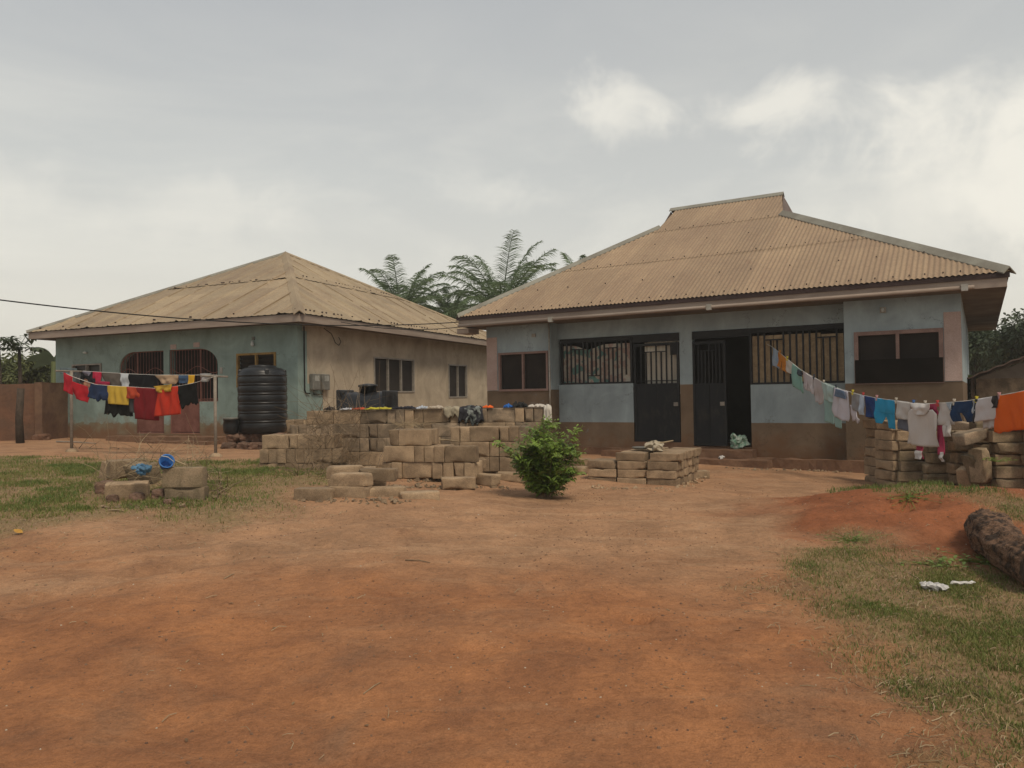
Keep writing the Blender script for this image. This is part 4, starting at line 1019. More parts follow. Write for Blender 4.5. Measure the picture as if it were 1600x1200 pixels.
# ------------------------------------------------------------------ shrub
def leafmesh(mb, p, d, nrm, L_, W_, seg=3, droop=.2):
    side = d.cross(nrm).normalized(); pts = []
    prev = None; n = len(mb.v)
    ws = [0.15, .9, .95, .0]; vs = []
    for i in range(seg+1):
        t_ = i/seg; c_ = p+d*L_*t_-Vector((0, 0, 1))*droop*L_*t_*t_
        w = W_*ws[i] if seg == 3 else W_*(1-t_)
        vs += [c_+side*w/2, c_-side*w/2]
    mb.add(vs, [(2*i, 2*i+1, 2*i+3, 2*i+2) for i in range(seg)])
def shrub():
    b_ = onground(850, 778); e = empty('green_shrub', b_, 0, 'leafy green shrub growing alone in the bare yard before the block stacks', 'shrub')
    rd = random.Random(4); st = MB(); lv = MB(); yl = MB()
    for s in range(62):
        az = rd.uniform(0, 2*PI); lean = rd.uniform(.03, .5); H_ = rd.uniform(.45, .95)*(1-.62*lean)
        p = Vector((rd.uniform(-.08, .08), rd.uniform(-.08, .08), -.02)); pts = [p.copy()]; d = Vector((math.cos(az)*lean, math.sin(az)*lean, 1)).normalized()
        k = 9
        for i in range(k):
            d = (d+Vector((rd.uniform(-.2, .2), rd.uniform(-.2, .2), rd.uniform(-.12, .08)))+Vector((0, 0, -.07))*(lean > .35)*.5).normalized(); p = p+d*H_/k*1.12; pts.append(p.copy())
            if i < 1: continue
            for q in range(3 if i < k-1 else 5):   # compound leaves
                a2 = rd.uniform(0, 2*PI); dd = (Vector((math.cos(a2), math.sin(a2), rd.uniform(-.25, .7)))+d*.4).normalized()
                ln = rd.uniform(.10, .2); tgt = yl if (i >= k-2 and p.z > .62 and rd.random() < .85) or rd.random() < .12 else lv
                nrm = Vector((rd.uniform(-.5, .5), rd.uniform(-.5, .5), 1)).normalized(); sd = dd.cross(nrm).normalized()
                st.tube([p, p+dd*ln*.95-Vector((0, 0, .15*ln))], .0018, 3, False)
                for j in range(5):
                    bp = p+dd*ln*(j+.6)/5.2-Vector((0, 0, .15*ln*((j+.6)/5.2)**2))
                    for sg in (1, -1):
                        leafmesh(tgt, bp, (sd*sg+dd*.55+Vector((0, 0, rd.uniform(-.35, .2)))).normalized(), nrm, rd.uniform(.05, .085), rd.uniform(.02, .032), droop=rd.uniform(.1, .5))
                leafmesh(tgt, p+dd*ln, dd, nrm, .06, .02)
        st.tube(pts, [.008*(1-.7*i/k) for i in range(k+1)], 5, False)
    e.scale = (.86, .86, .97); part('stem', st, M['twig'], e); part('foliage', lv, M['bush'], e); part('young_foliage', yl, M['bushlt'], e)
shrub()

# ------------------------------------------------------------------ palms and trees
def frond(mb, base, az, elev, L_, seed, droop=1.):
    rd = random.Random(seed); d = Vector((math.cos(az)*math.cos(elev), math.sin(az)*math.cos(elev), math.sin(elev))); p = Vector(base); n = 30; pts = [p.copy()]; ds = []
    for i in range(n):
        t_ = i/n; d = (d-Vector((0, 0, 1))*(.010+.085*t_*t_)*droop).normalized(); p = p+d*L_/n; pts.append(p.copy()); ds.append(d.copy())
    mb.tube(pts, [.035*(1-.85*i/n) for i in range(n+1)], 4, False)
    sd0 = ds[0].cross(Vector((0, 0, 1))).normalized()
    for i in range(5, n):
        t_ = i/n; d = ds[i]; upv = sd0.cross(d).normalized()
        if upv.z < 0: upv = -upv
        ll = L_*.23*math.sin(PI*min(1, .15+t_*.83))**.5
        for q in range(3):
            bp = pts[i].lerp(pts[min(n, i+1)], q/3)
            for sg in (1, -1):
                l_ = ll*rd.uniform(.8, 1.1); dd = (sd0*sg+d*rd.uniform(.55, .85)+upv*rd.uniform(-.25, .4)).normalized()
                w = dd.cross(Vector((rd.uniform(-1, 1), rd.uniform(-1, 1), rd.uniform(-.4, 1)))).normalized()*.016
                m1 = bp+dd*l_*.5-Vector((0, 0, .08*l_)); m2 = bp+dd*l_-Vector((0, 0, (.30+.25*rd.random())*l_))
                mb.add([bp-w*.7, bp+w*.7, m1+w, m1-w, m2], [(0, 1, 2, 3), (3, 2, 4)])
def palm(px, py, D_, n, L_, label, seed, spread=(.0, 1.22), cz=None):
    c_ = at(px, py, D_); gz = g(c_.x, c_.y); e = empty('oil_palm', (c_.x, c_.y, gz), 0, label, 'palm tree', 'oil palms behind the houses')
    top = c_.z-gz; rd = random.Random(seed)
    part('trunk', MB().tube([(0, 0, -.2), (.05, 0, top*.5), (0, 0, top)], [.26, .2, .24], 10), M['palmtrunk'], e, smooth=True)
    mb = MB()
    for i in range(n):
        az = i*2.399+rd.uniform(-.25, .25); el = lerp(spread[1], spread[0], (i/n)**1.15)+rd.uniform(-.08, .08)
        frond(mb, (0, 0, top), az, el, L_*rd.uniform(.85, 1.1), seed*100+i, rd.uniform(.8, 1.25))
    part('crown', mb, M['palm'], e)
palm(626, 497, 34, 26, 2.95, 'oil palm with upright fronds rising over the left roof slope', 3)
palm(784, 488, 32, 28, 3.35, 'largest oil palm, arching fronds high above the right roof hip', 5)
palm(703, 497, 36, 20, 1.9, 'small low oil palm crown in the gap between the two roofs', 7)
palm(905, 452, 40, 14, 2.4, 'oil palm mostly hidden, only frond tips above the right roof', 9)

def tree(name, px, py, D_, Rr, label, m, seed, trunk_h=None, dens=900, leaf=.2, group=None, squash=.75, holes=.25):
    c_ = at(px, py, D_); gz = g(c_.x, c_.y); top = c_.z-gz
    e = empty(name, (c_.x, c_.y, gz), 0, label, 'tree' if 'tree' in name else 'plant', group); rd = random.Random(seed)
    tb = MB(); tb.tube([(0, 0, -.1), (.05*Rr, 0, top*.5), (0, 0, top)], [.07*Rr+.03, .05*Rr+.02, .03*Rr], 7)
    lv = MB(); clumps = []
    for i in range(22):
        a = rd.uniform(0, 2*PI); b2 = rd.uniform(-.7, 1); rr = Rr*rd.uniform(.35, .95)
        q = Vector((math.cos(a)*rr*math.sqrt(max(0, 1-b2*b2*.6)), math.sin(a)*rr*math.sqrt(max(0, 1-b2*b2*.6)), top+b2*rr*squash)); clumps.append((q, Rr*rd.uniform(.2, .38)))
        tb.tube([(0, 0, top*rd.uniform(.5, .95)), q*.5+Vector((0, 0, top*.45)), q], [.02*Rr, .012*Rr, .005*Rr], 4, False)
    for q, cr in clumps:
        for k in range(int(dens/22)):
            dv = Vector((rd.gauss(0, 1), rd.gauss(0, 1), rd.gauss(0, 1))).normalized()*cr*rd.uniform(.3, 1.05)**.6
            p = q+dv; d = (dv.normalized()+Vector((rd.uniform(-1, 1), rd.uniform(-1, 1), rd.uniform(-.9, .5)))).normalized()
            nn = Vector((rd.uniform(-1, 1), rd.uniform(-1, 1), 1)).normalized()
            leafmesh(lv, p, d, nn, leaf*rd.uniform(.6, 1.2), leaf*rd.uniform(.3, .55), 3, .3)
    part('trunk', tb, M['bark'], e, smooth=True); part('crown', lv, M[m], e)
    return e
gr = 'trees beyond the houses on the right'
tree('leafy_tree', 1520, 545, 30, 1.15, 'dark tree directly right of the blue house eave', 'leafdk', 21, dens=3600, leaf=.17, group=gr)
tree('leafy_tree', 1566, 540, 27, 1.35, 'broad dark tree with paler sprays above the shack roof', 'leafdk', 22, dens=4200, leaf=.17, group=gr)
tree('leafy_tree', 1618, 535, 25, 1.3, 'tallest dark tree cut by the right edge of the photo', 'leafdk', 23, dens=4200, leaf=.17, group=gr)
tree('leafy_tree', 1540, 562, 34, 1.5, 'far dark tree filling the gap behind the other two', 'leafdk', 24, dens=3600, leaf=.2, group=gr)
tree('low_bush', 1512, 606, 19, .42, 'green weeds growing between the blue house and the shack', 'leafmd', 25, dens=1400, leaf=.16)
gl = 'scrub beyond the mud wall'
for i, (px, py, D_, R_, lb) in enumerate([(5, 582, 26, .8, 'green scrub at the far left behind the mud wall'), (40, 580, 25, .75, 'olive scrub behind the middle of the mud wall'), (72, 583, 27, .75, 'olive scrub right against the green house corner behind the mud wall')]):
    tree('low_bush', px, py, D_, R_, lb, 'leafmd', 31+i, dens=2600, leaf=.15, group=gl)
# papaya-like plants with palmate leaves
def umbrella_plant(px, py, D_, label, seed, n=9):
    c_ = at(px, py, D_); gz = g(c_.x, c_.y); e = empty('papaya_plant', (c_.x, c_.y, gz), 0, label, 'plant', 'papaya plants at the far left'); rd = random.Random(seed); top = c_.z-gz
    part('trunk', MB().tube([(0, 0, -.1), (.03, 0, top*.6), (0, 0, top)], [.07, .055, .04], 8), M['bark'], e, smooth=True)
    lv = MB()
    for i in range(n):
        az = i*2.4+rd.uniform(-.2, .2); el = rd.uniform(0, .8); d = Vector((math.cos(az)*math.cos(el), math.sin(az)*math.cos(el), math.sin(el))); p = Vector((0, 0, top))+d*.5
        lv.tube([(0, 0, top), Vector((0, 0, top))+d*.25+Vector((0, 0, .03)), p], .008, 3, False)
        sd = d.cross(Vector((0, 0, 1))).normalized()
        for k in range(8):
            a = (k-3.5)*.62; dd = (d*math.cos(a)+sd*math.sin(a)).normalized(); leafmesh(lv, p, dd, Vector((0, 0, 1)), .3*rd.uniform(.8, 1.1), .09, 3, .45)
    part('crown', lv, M['leafdk'], e)
umbrella_plant(-2, 546, 22, 'papaya plant cut by the left edge of the photo', 1, 11); umbrella_plant(30, 545, 22.5, 'papaya plant with splayed leaves over the mud wall', 2, 12)
def banana(px, py, D_, label, seed, fan):
    c_ = at(px, py, D_); gz = g(c_.x, c_.y); e = empty('banana_plant', (c_.x, c_.y, gz), 0, label, 'plant'); rd = random.Random(seed); top = c_.z-gz
    part('trunk', MB().tube([(0, 0, -.1), (0, 0, top)], [.12, .07], 9), M['leafmd'], e, smooth=True)
    lv = MB()
    for az, el, L_ in fan:
        d = Vector((math.cos(az)*math.cos(el), .2*math.sin(az), math.sin(el))).normalized(); p = Vector((0, 0, top)); sd = Vector((-d.z, 0.25, d.x)).normalized(); vs = []; n = 12
        for i in range(n+1):
            t_ = i/n; w = L_*.16*math.sin(PI*min(1, t_*.93+.05))**.6
            vs += [p+sd*w, p-sd*w]; d = (d-Vector((0, 0, .055*(1+t_)))).normalized(); p = p+d*L_/n
        lv.add(vs, [(2*i, 2*i+1, 2*i+3, 2*i+2) for i in range(n)])
    part('leaf', lv, M['leafdk'], e)
banana(84, 565, 24, 'banana plant whose broad leaves show beside the green house corner', 1, [(PI, .5, .9), (PI, .95, .8), (2.6, .15, .8), (.3, .9, .9)])
# far hillside roof at the left
p0 = at(-60, 560, 60); p1 = at(100, 557, 58)
e = empty('distant_building', ((p0.x+p1.x)/2, (p0.y+p1.y)/2, .5), 0, 'low distant building with an olive roof beyond the left scrub', 'building')
mb = MB(); mb.box(-5, 4, 0, 6, -.5, 3.0); part('wall', mb, M['w_tan'], e)
mb = MB(); mb.add([(-5.4, -.4, 3.0), (4.4, -.4, 3.0), (3.2, 3, 4.0), (-4, 3, 4.0), (-5.4, 6.4, 3.0), (4.4, 6.4, 3.0)], [(0, 1, 2, 3), (3, 2, 5, 4), (0, 3, 4), (1, 5, 2), (0, 4, 5, 1)]); part('roof', mb, mat('olive mossy roof', (.12, .11, .06)), e)
# mud boundary wall on the left
def walk_wall(p0, p1, zt0, zt1, th, m, name, label, seed):
    L_ = (p1-p0).length; n = int(L_/.12); d = (p1-p0).normalized(); s = Vector((-d.y, d.x, 0)); mb = MB(); vs = []; fs = []
    for i in range(n+1):
        t_ = i/n; b_ = p0.lerp(p1, t_); zt = lerp(zt0, zt1, t_)+.03*mn.noise(Vector((t_*L_*1.4, seed, 0))); zb = g(b_.x, b_.y)-.15
        for j in range(7):
            z = lerp(zb, zt, j/6); o_ = .02*mn.noise(Vector((t_*L_*2, z*2, seed)))
            vs.append((*(b_-s*(th/2+o_)).xy, z))
        for j in range(7):
            z = lerp(zt, zb, j/6); vs.append((*(b_+s*th/2).xy, z))
    for i in range(n):
        for j in range(13): fs.append((i*14+j, (i+1)*14+j, (i+1)*14+j+1, i*14+j+1))
    fs += [tuple(range(14))[::-1], tuple(n*14+j for j in range(14))]
    mb.add(vs, fs); return tag(obj(name, mb, m), label, 'wall')
a = at(-160, 600, 18.6); b_ = at(58, 598, 20.6)
walk_wall(Vector((a.x, a.y, 0)), Vector((b_.x, b_.y, 0)), 1.98, 2.05, .2, M['mud'], 'boundary_wall', 'low red brown mud wall running off to the left edge', 1)
a = at(58, 600, 20.4); b_ = lw(-8.55, .9, 0)
walk_wall(Vector((a.x+.03, a.y, 0)), Vector((b_.x, b_.y, 0)), 2.08, 2.08, .2, mat('unplastered block wall', (.17, .10, .06), (.11, .06, .04), 2, bump=.5, bscale=6), 'boundary_wall', 'short darker wall panel joining the mud wall to the green house', 2)
p = at(32, 690, 19.0); gz = g(p.x, p.y)
tag(obj('tree_stump', MB().tube([(p.x, p.y, gz-.1), (p.x-.03, p.y, gz+.6), (p.x+.02, p.y, gz+1.35)], [.1, .085, .08], 9), M['bark'], smooth=True), 'dark bare trunk standing against the mud wall', 'tree stump')
p = onground(82, 683); tag(stone('stone', p+Vector((0, .1, .12)), (.22, .2, .24), M['mud'], 71), 'rounded reddish boulder at the left corner of the green house', 'stone')
p = onground(62, 688); tag(stone('stone', p+Vector((0, .1, .05)), (.22, .2, .12), M['mud'], 72), 'low reddish stone before the wall, left of the boulder', 'stone')
# shack on the right with block wall
sp_ = at(1585, 610, 17.5)
e = empty('shack', (sp_.x, sp_.y, 0), math.radians(-33), 'low shed with rusty sloping zinc roof and bare block wall at the right edge', 'shed')
mb = MB(); mb.box(-.75, 2.6, 0, 2.6, -.3, 1.75); part('wall', mb, M['blockw'], e)
mb = MB(); n = 60
vs = []
for i in range(n+1):
    x = lerp(-1.05, 2.8, i/n)
    for y_ in (-.25, 2.9): vs.append((x, y_, 1.72+(x+1.05)*.42+.0+.015*math.sin(i*1.3)))
for (x, y, z) in list(vs): vs.append((x, y, z-.03))
K_ = 2*(n+1)
fs = [(2*i, 2*i+2, 2*i+3, 2*i+1) for i in range(n)]+[(K_+2*i, K_+2*i+1, K_+2*i+3, K_+2*i+2) for i in range(n)]+[(2*i, K_+2*i, K_+2*i+2, 2*i+2) for i in range(n)]+[(0, 1, K_+1, K_)]
part('roof', MB().add(vs, fs), M['zinc'], e)
mb = MB(); mb.box(-.85, -.77, -.1, 0, -.3, 1.78); part('post', mb, M['bark'], e)
mb = MB(); mb.add([(-.75, -.003, 1.75), (2.6, -.003, 1.75), (2.6, -.003, 3.0)], [(0, 1, 2)]); part('gable_board', mb, M['soffit'], e)
# distant raised tank
p = at(1522, 512, 33); gz = 0
e = empty('tank_tower', (p.x, p.y, 0), 0, 'black water tank on a tower among the dark trees', 'water tower')
part('tank', MB().lathe([(0, p.z-.4), (.55, p.z-.4), (.58, p.z+.35), (.4, p.z+.55), (.15, p.z+.62), (0, p.z+.64)], 24), M['tank'], e, smooth=True)
for (x, y) in ((-.5, -.5), (.5, -.5), (.5, .5), (-.5, .5)):
    mb = MB(); mb.box(x-.05, x+.05, y-.05, y+.05, -.2, p.z-.5); part('leg', mb, M['black_metal'], e)
mb = MB(); mb.box(-.75, .75, -.75, .75, p.z-.5, p.z-.4); part('platform', mb, M['black_metal'], e)

# ------------------------------------------------------------------ laundry
def garment(path, s0, s1, drop, panels, col, label, cat, group, parts=None, seed=0, fold=.032, freq=22, off=0., thick=.012, ragged=.0, c2=None, name=None, nx=22, ny=16):
    """path(s)->world point on the line for s in metres along plan; drop metres; panels: rows (t, xl, xr) in 0..1"""
    rd = random.Random(seed*13+5); mb = MB()
    p0 = path(s0); p1 = path(s1); d = (p1-p0); d.z = 0; w = d.length; d.normalize(); nrm = Vector((d.y, -d.x, 0))
    if nrm.y > 0: nrm = -nrm
    ph = rd.uniform(0, 6)
    for pan in panels:
        fr_, bk = [], []
        for j in range(ny+1):
            t_ = pan[0][0]+(pan[-1][0]-pan[0][0])*j/ny
            xl = pw(t_, [(r[0], r[1]) for r in pan]); xr = pw(t_, [(r[0], r[2]) for r in pan])
            for i in range(nx+1):
                x = lerp(xl, xr, i/nx); top = path(lerp(s0, s1, x)) if 0 <= x <= 1 else path(s0 if x < 0 else s1)+d*w*(x if x < 0 else x-1)
                rg = 1+ragged*mn.noise(Vector((x*7+seed, 3, 1)))*(t_ > .5)
                f = fold*(math.sin(freq*x*w*.6+ph+2*mn.noise(Vector((x*3, t_*1.5, seed))))*.6+mn.noise(Vector((x*5*w*2, t_*2, seed+9.)))*1.)*min(1, .25+t_*1.3)
                q = Vector(top)-Vector((0, 0, drop*t_*rg))+nrm*(f+off)
                tk = thick*min(1, .35+t_*2)*(.25+math.sin(PI*i/nx)**.5)
                fr_.append(q+nrm*tk); bk.append(q-nrm*tk*.8)
        n = nx+1; N0 = len(fr_); fs = []
        for j in range(ny):
            for i in range(nx):
                fs.append((j*n+i, j*n+i+1, (j+1)*n+i+1, (j+1)*n+i)); fs.append((N0+j*n+i, N0+(j+1)*n+i, N0+(j+1)*n+i+1, N0+j*n+i+1))
        for i in range(nx):
            fs.append((i, N0+i, N0+i+1, i+1)); fs.append((ny*n+i, ny*n+i+1, N0+ny*n+i+1, N0+ny*n+i))
        for j in range(ny):
            fs.append((j*n, (j+1)*n, N0+(j+1)*n, N0+j*n)); fs.append((j*n+nx, N0+j*n+nx, N0+(j+1)*n+nx, (j+1)*n+nx))
        mb.add(fr_+bk, fs)
    m_ = col if not isinstance(col, tuple) else cloth('cloth '+label[:24], col, c2)
    o = obj(name or cat.replace(' ', '_'), mb, m_, smooth=True)
    return tag(o, label, cat, group)
RECT = [[(0, 0, 1), (1, .02, .97)]]
SHORTS = [[(0, .0, 1), (.45, -.03, 1.03)], [(.45, -.03, .49), (1, -.05, .42)], [(.45, .51, 1.03), (1, .56, 1.06)]]
TROUS = [[(0, 0, 1), (.3, 0, 1)], [(.3, 0, .49), (1, .02, .45)], [(.3, .51, 1), (1, .53, .96)]]
SHIRT = [[(0, .0, 1), (.28, -.06, 1.06), (.34, .12, .88), (1, .08, .92)]]
TEE_UP = [[(0, .08, .92), (.62, .1, .9), (.68, -.08, 1.08), (1, -.02, 1.02)]]
FLARE = [[(0, .1, .9), (1, -.05, 1.05)]]
SLANT = [[(0, 0, 1), (1, .25, .95)]]
class Line:
    def __init__(s, A_, B_, ctrl):
        s.A = Vector((A_[0], A_[1], 0)); s.d = Vector((B_[0]-A_[0], B_[1]-A_[1], 0)); s.len = s.d.length; s.d.normalize(); s.n = Vector((s.d.y, -s.d.x, 0))
        s.c = [s.hit(*q) for q in ctrl]
    def hit(s, x, y):
        r = ray(x, y); t_ = (s.A-EYEP).dot(s.n)/r.dot(s.n); P = EYEP+r*t_; return ((P-s.A).dot(s.d), P.z)
    def s_at(s, x):    # parameter for a pixel column
        return s.hit(x, 600)[0]
    def p(s, q): z = pw(q, s.c); v_ = s.A+s.d*q; return Vector((v_.x, v_.y, z))
    def g(s, x0, x1, yb, panels, col, label, cat, group, **kw):
        sa = s.s_at(x0); sb = s.s_at(x1); zt = s.p((sa+sb)/2).z; zb = s.hit((x0+x1)/2, yb)[1]
        y0_ = kw.pop('y0', None)
        if y0_ is not None:
            zt2 = s.hit((x0+x1)/2, y0_)[1]; dz = zt2-zt; pf = lambda q: s.p(q)+Vector((0, 0, dz)); zt = zt2
        else: pf = s.p
        return garment(pf, sa, sb, zt-zb, panels, col, label, cat, group, **kw)
RL = Line((7.2-.133*15.55, 15.55), (6.0, 9.0), [(1200, 538), (1211, 545), (1230, 561), (1253, 579), (1285, 597), (1310, 607), (1345, 617), (1370, 622), (1400, 626), (1425, 629.5), (1450, 631), (1480, 629), (1510, 626.5), (1550, 620), (1600, 611), (1700, 585)])
pts = [RL.p(lerp(RL.s_at(1200), RL.s_at(1690), i/60)) for i in range(61)]
mb = MB(); mb.tube(pts, .005, 5); tag(obj('clothes_line', mb, M['rope'], smooth=True), 'white washing line sagging from the blue house to the right edge', 'clothes line')
GR_ = 'washing on the right hand line'
W_ = (.60, .56, .53)
RLG = [
 (1209, 1217, 573, RECT, (.24, .34, .46), 'narrow pale blue striped cloth at the far upper end of the right line', 'cloth', dict(c2=(.5, .52, .55))),
 (1217, 1229, 577, SHORTS, (.52, .20, .03), 'small rust orange garment next to the pale blue striped cloth', 'child shorts', dict(fold=.03)),
 (1229, 1239, 583, RECT, (.55, .52, .47), 'small cream garment between the rust orange and the teal ones', 'cloth', dict(fold=.03)),
 (1238, 1254, 607, FLARE, (.22, .40, .35), 'teal child dress hanging above the blue wall panel', 'child dress', dict(ragged=.1)),
 (1255, 1264, 607, RECT, (.48, .43, .44), 'pinkish white cloth right of the teal dress', 'cloth', {}),
 (1260, 1273, 612, TEE_UP, (.50, .47, .48), 'small white top with dark pegged edge', 'top', dict(off=.02)),
 (1272, 1285, 630, [[(0, 0, 1), (.75, .0, 1.0), (1, .25, .8)]], (.43, .39, .39), 'greyish vest with frayed white hem', 'vest', dict(ragged=.1)),
 (1286, 1312, 664, TROUS, (.27, .41, .39), 'long pale teal trousers hanging lowest at the upper part of the line', 'trousers', dict(off=-.03, fold=.03)),
 (1285, 1304, 626, SLANT, (.37, .48, .46), 'pale mint top over the teal trousers', 'top', dict(off=.02)),
 (1302, 1329, 655, [[(0, .1, .9), (.85, -.05, .95), (1, .1, .9)]], (.55, .53, .58), 'white t-shirt pegged upside down with wrinkled hem', 't-shirt', dict(off=.02, ragged=.05)),
 (1309, 1325, 621, FLARE, (.12, .17, .25), 'small slate blue pants pegged over the white t-shirt', 'underwear', dict(off=.055, fold=.01)),
 (1324, 1340, 656, [[(.5, .1, .7), (1, .3, 1.1)]], (.53, .5, .54), 'crumpled white frill beside the wrinkled white t-shirt', 'cloth', dict(off=.0, fold=.04, ragged=.2)),
 (1329, 1347, 642, RECT, (.26, .255, .26), 'grey cloth hanging left of the pale blue strip', 'cloth', {}),
 (1345, 1351, 648, RECT, (.42, .49, .58), 'narrow pale blue strip beside the navy shorts', 'cloth', dict(off=.015)),
 (1350, 1367, 652, SLANT, (.02, .05, .17), 'navy blue garment left of the bright sky blue shorts', 'shorts', dict(c2=(.015, .03, .1))),
 (1367, 1398, 668, [[(0, .0, 1.0), (.5, 0, 1.)], [(.5, -.03, .48), (.88, 0, .36)], [(.5, .40, 1.), (1, .6, .98)]], (.03, .30, .52), 'bright sky blue shorts', 'shorts', dict(fold=.035)),
 (1398, 1419, 673, RECT, (.14, .15, .19), 'slate grey cloth behind the short white towel', 'cloth', dict(off=-.04)),
 (1402, 1422, 655, RECT, (.54, .51, .48), 'short white towel right of the sky blue shorts', 'towel', dict(off=.01)),
 (1421, 1464, 648, RECT, (.42, .05, .12), 'crimson pink yoke behind the white hood', 'cloth', dict(off=-.01)),
 (1417, 1467, 697, [[(.14, .16, .84), (.24, .06, .97), (1, -.01, 1.0)]], (.60, .555, .52), 'large white shirt hanging lowest in the middle of the right line', 'shirt', dict(off=.02)),
 (1426, 1456, 648, [[(0, 0, 1), (.6, .15, .9), (1, .35, .75)]], (.62, .585, .56), 'white hood hanging over the crimson yoke', 'hood', dict(off=.05, thick=.03)),
 (1427, 1439, 716, [[(0, .1, .9), (.55, .1, .9), (1, .2, 1.0)]], (.38, .045, .10), 'crimson trouser leg below the left hem of the large white shirt', 'trousers', dict(y0=694, off=-.01)),
 (1428, 1439, 717, RECT, (.55, .52, .5), 'white cuff on the left crimson leg', 'cloth', dict(y0=704, off=.0)),
 (1462, 1471, 710, RECT, (.38, .045, .10), 'crimson sleeve at the right hem of the large white shirt', 'sleeve', dict(y0=662, off=-.01)),
 (1463, 1472, 721, [[(0, .1, .9), (1, .35, .9)]], (.55, .52, .5), 'white cuff below the right crimson sleeve', 'cloth', dict(y0=706, off=0.)),
 (1465, 1493, 664, [[(0, 0, 1), (.7, 0, .85), (1, -.1, .7)]], (.57, .53, .50), 'white vest right of the large white shirt', 'vest', dict(off=-.02)),
 (1471, 1483, 682, TROUS, (.58, .55, .52), 'white straps dangling under the white vest', 'straps', dict(y0=658, off=.0, fold=.02)),
 (1480, 1489, 641, SLANT, (.38, .44, .5), 'small pale blue garment pegged left of the navy shorts', 'underwear', dict(off=.03)),
 (1485, 1518, 660, [[(0, .05, 1), (.55, -.02, 1.0)], [(.55, -.02, .46), (.95, .2, .5)], [(.55, .56, 1.0), (1, .68, 1.1)]], (.018, .045, .11), 'navy blue shorts with a white seam', 'shorts', dict(c2=(.01, .03, .08))),
 (1517, 1526, 646, SLANT, (.42, .46, .5), 'pale cloth sliver right of the navy shorts', 'cloth', dict(off=-.01)),
 (1519, 1529, 660, [[(0, .5, 1), (1, 0, .4)]], (.04, .045, .055), 'dark strap hanging beside the square white shirt', 'strap', dict(off=.02)),
 (1530, 1557, 668, RECT, (.50, .465, .45), 'rear white cloth peeping below the square white shirt', 'cloth', dict(off=-.03, ragged=.08)),
 (1525, 1557, 657, [[(0, .08, 1), (1, -.03, 1.)]], (.58, .55, .55), 'square white shirt left of the orange cloth', 'shirt', dict(off=.01)),
 (1555, 1562, 637, RECT, (.03, .026, .026), 'black sock hanging between the square white shirt and the orange cloth', 'sock', dict(off=.04)),
 (1557, 1625, 672, [[(0, .02, 1), (1, -.05, 1)]], (.70, .13, .018), 'big bright orange cloth at the right edge', 'cloth', dict(fold=.03, ragged=.06, nx=40)),
 (1250, 1255, 587, RECT, (.03, .04, .05), 'black sock pegged at the edge of the teal dress', 'sock', dict(off=.03)),
]
for i, (x0, x1, yb, pn, col, lab, cat, kw) in enumerate(RLG):
    RL.g(x0, x1, yb, pn, col, lab, cat, GR_, seed=i+1, **kw)
PEG = {'orange': (.6, .25, .05), 'yellow': (.6, .5, .05), 'dark': (.04, .05, .07), 'cream': (.55, .5, .42), 'red': (.5, .06, .06), 'pink': (.55, .3, .3), 'blue': (.05, .15, .4)}
PM = {k: mat('peg '+k, v_, None, 5, rough=.5, bump=0) for k, v_ in PEG.items()}
for (x, colr_, lab) in [(1219, 'orange', 'orange peg by the rust orange garment'), (1230, 'yellow', 'yellow peg on the small cream garment'), (1271, 'dark', 'dark peg on the small white top'), (1286, 'cream', 'cream peg over the pale mint top'),
                (1305, 'dark', 'dark peg over the wrinkled white t-shirt'), (1331, 'yellow', 'yellow peg on the grey cloth'), (1347, 'red', 'red peg over the pale blue strip'), (1368, 'pink', 'pink peg left of the sky blue shorts'),
                (1398, 'cream', 'cream peg right of the sky blue shorts'), (1425, 'blue', 'blue peg on the crimson yoke'), (1443, 'cream', 'cream peg over the white hood'), (1462, 'red', 'red peg right of the white hood'),
                (1488, 'cream', 'cream peg over the navy shorts'), (1523, 'yellow', 'yellow peg beside the square white shirt'), (1558, 'pink', 'pink peg beside the orange cloth')]:
    p = RL.p(RL.s_at(x)); mb = MB()
    for sg in (1, -1):
        Mx = Matrix.Translation(p) @ Matrix.Rotation(sg*.28, 4, 'Y'); mb.box(-.006, .006, -.045, -.02, -.045, .045, Mx)
        mb.box(-.006+sg*.001, .006+sg*.001, -.02, .02, -.02, .0, Mx)
    tag(obj('clothes_peg', mb, PM[colr_]), lab+' on the right line', 'clothes peg', 'pegs on the right line')

# left line between poles
P1 = onground(112, 703); P2 = onground(337, 711)
P1 = at(112, 703, 16.2); P2 = at(337, 711, 14.9)
zt1 = at(112, 580, 16.2).z; zt2 = at(337, 588, 14.9).z
dl = Vector((P2.x-P1.x, P2.y-P1.y, 0)).normalized(); nl = Vector((dl.y, -dl.x, 0))
for (P_, zt, lab) in [(P1, zt1, 'left washing line post with cross bar'), (P2, zt2, 'right washing line post with cross bar near the black tank')]:
    e = empty('laundry_post', (P_.x, P_.y, g(P_.x, P_.y)), 0, lab, 'post', 'posts of the left washing line'); h = zt-e.location.z
    part('pole', MB().tube([(0, 0, -.1), (0, 0, h)], .032, 8), M['oldwood'], e, smooth=True)
    part('cross_bar', MB().tube([nl*-.35+Vector((0, 0, h)), nl*.35+Vector((0, 0, h))+dl*-.02], .02, 6), M['oldwood'], e)
    part('concrete_foot', MB().lathe([(0, -.05), (.16, -.03), (.10, .04), (.04, .07), (0, .07)], 16), M['block'], e, smooth=True)
off = nl*.28
LA = Line((P1.x-off.x, P1.y-off.y), (P2.x-off.x, P2.y-off.y), [(60, 577), (100, 578), (150, 581), (200, 584), (245, 586), (300, 586), (345, 586), (380, 585)])
LB = Line((P1.x+off.x, P1.y+off.y), (P2.x+off.x, P2.y+off.y), [(60, 580), (100, 582), (112, 588), (150, 601), (180, 603), (245, 607), (280, 603), (305, 598), (337, 588), (380, 580)])
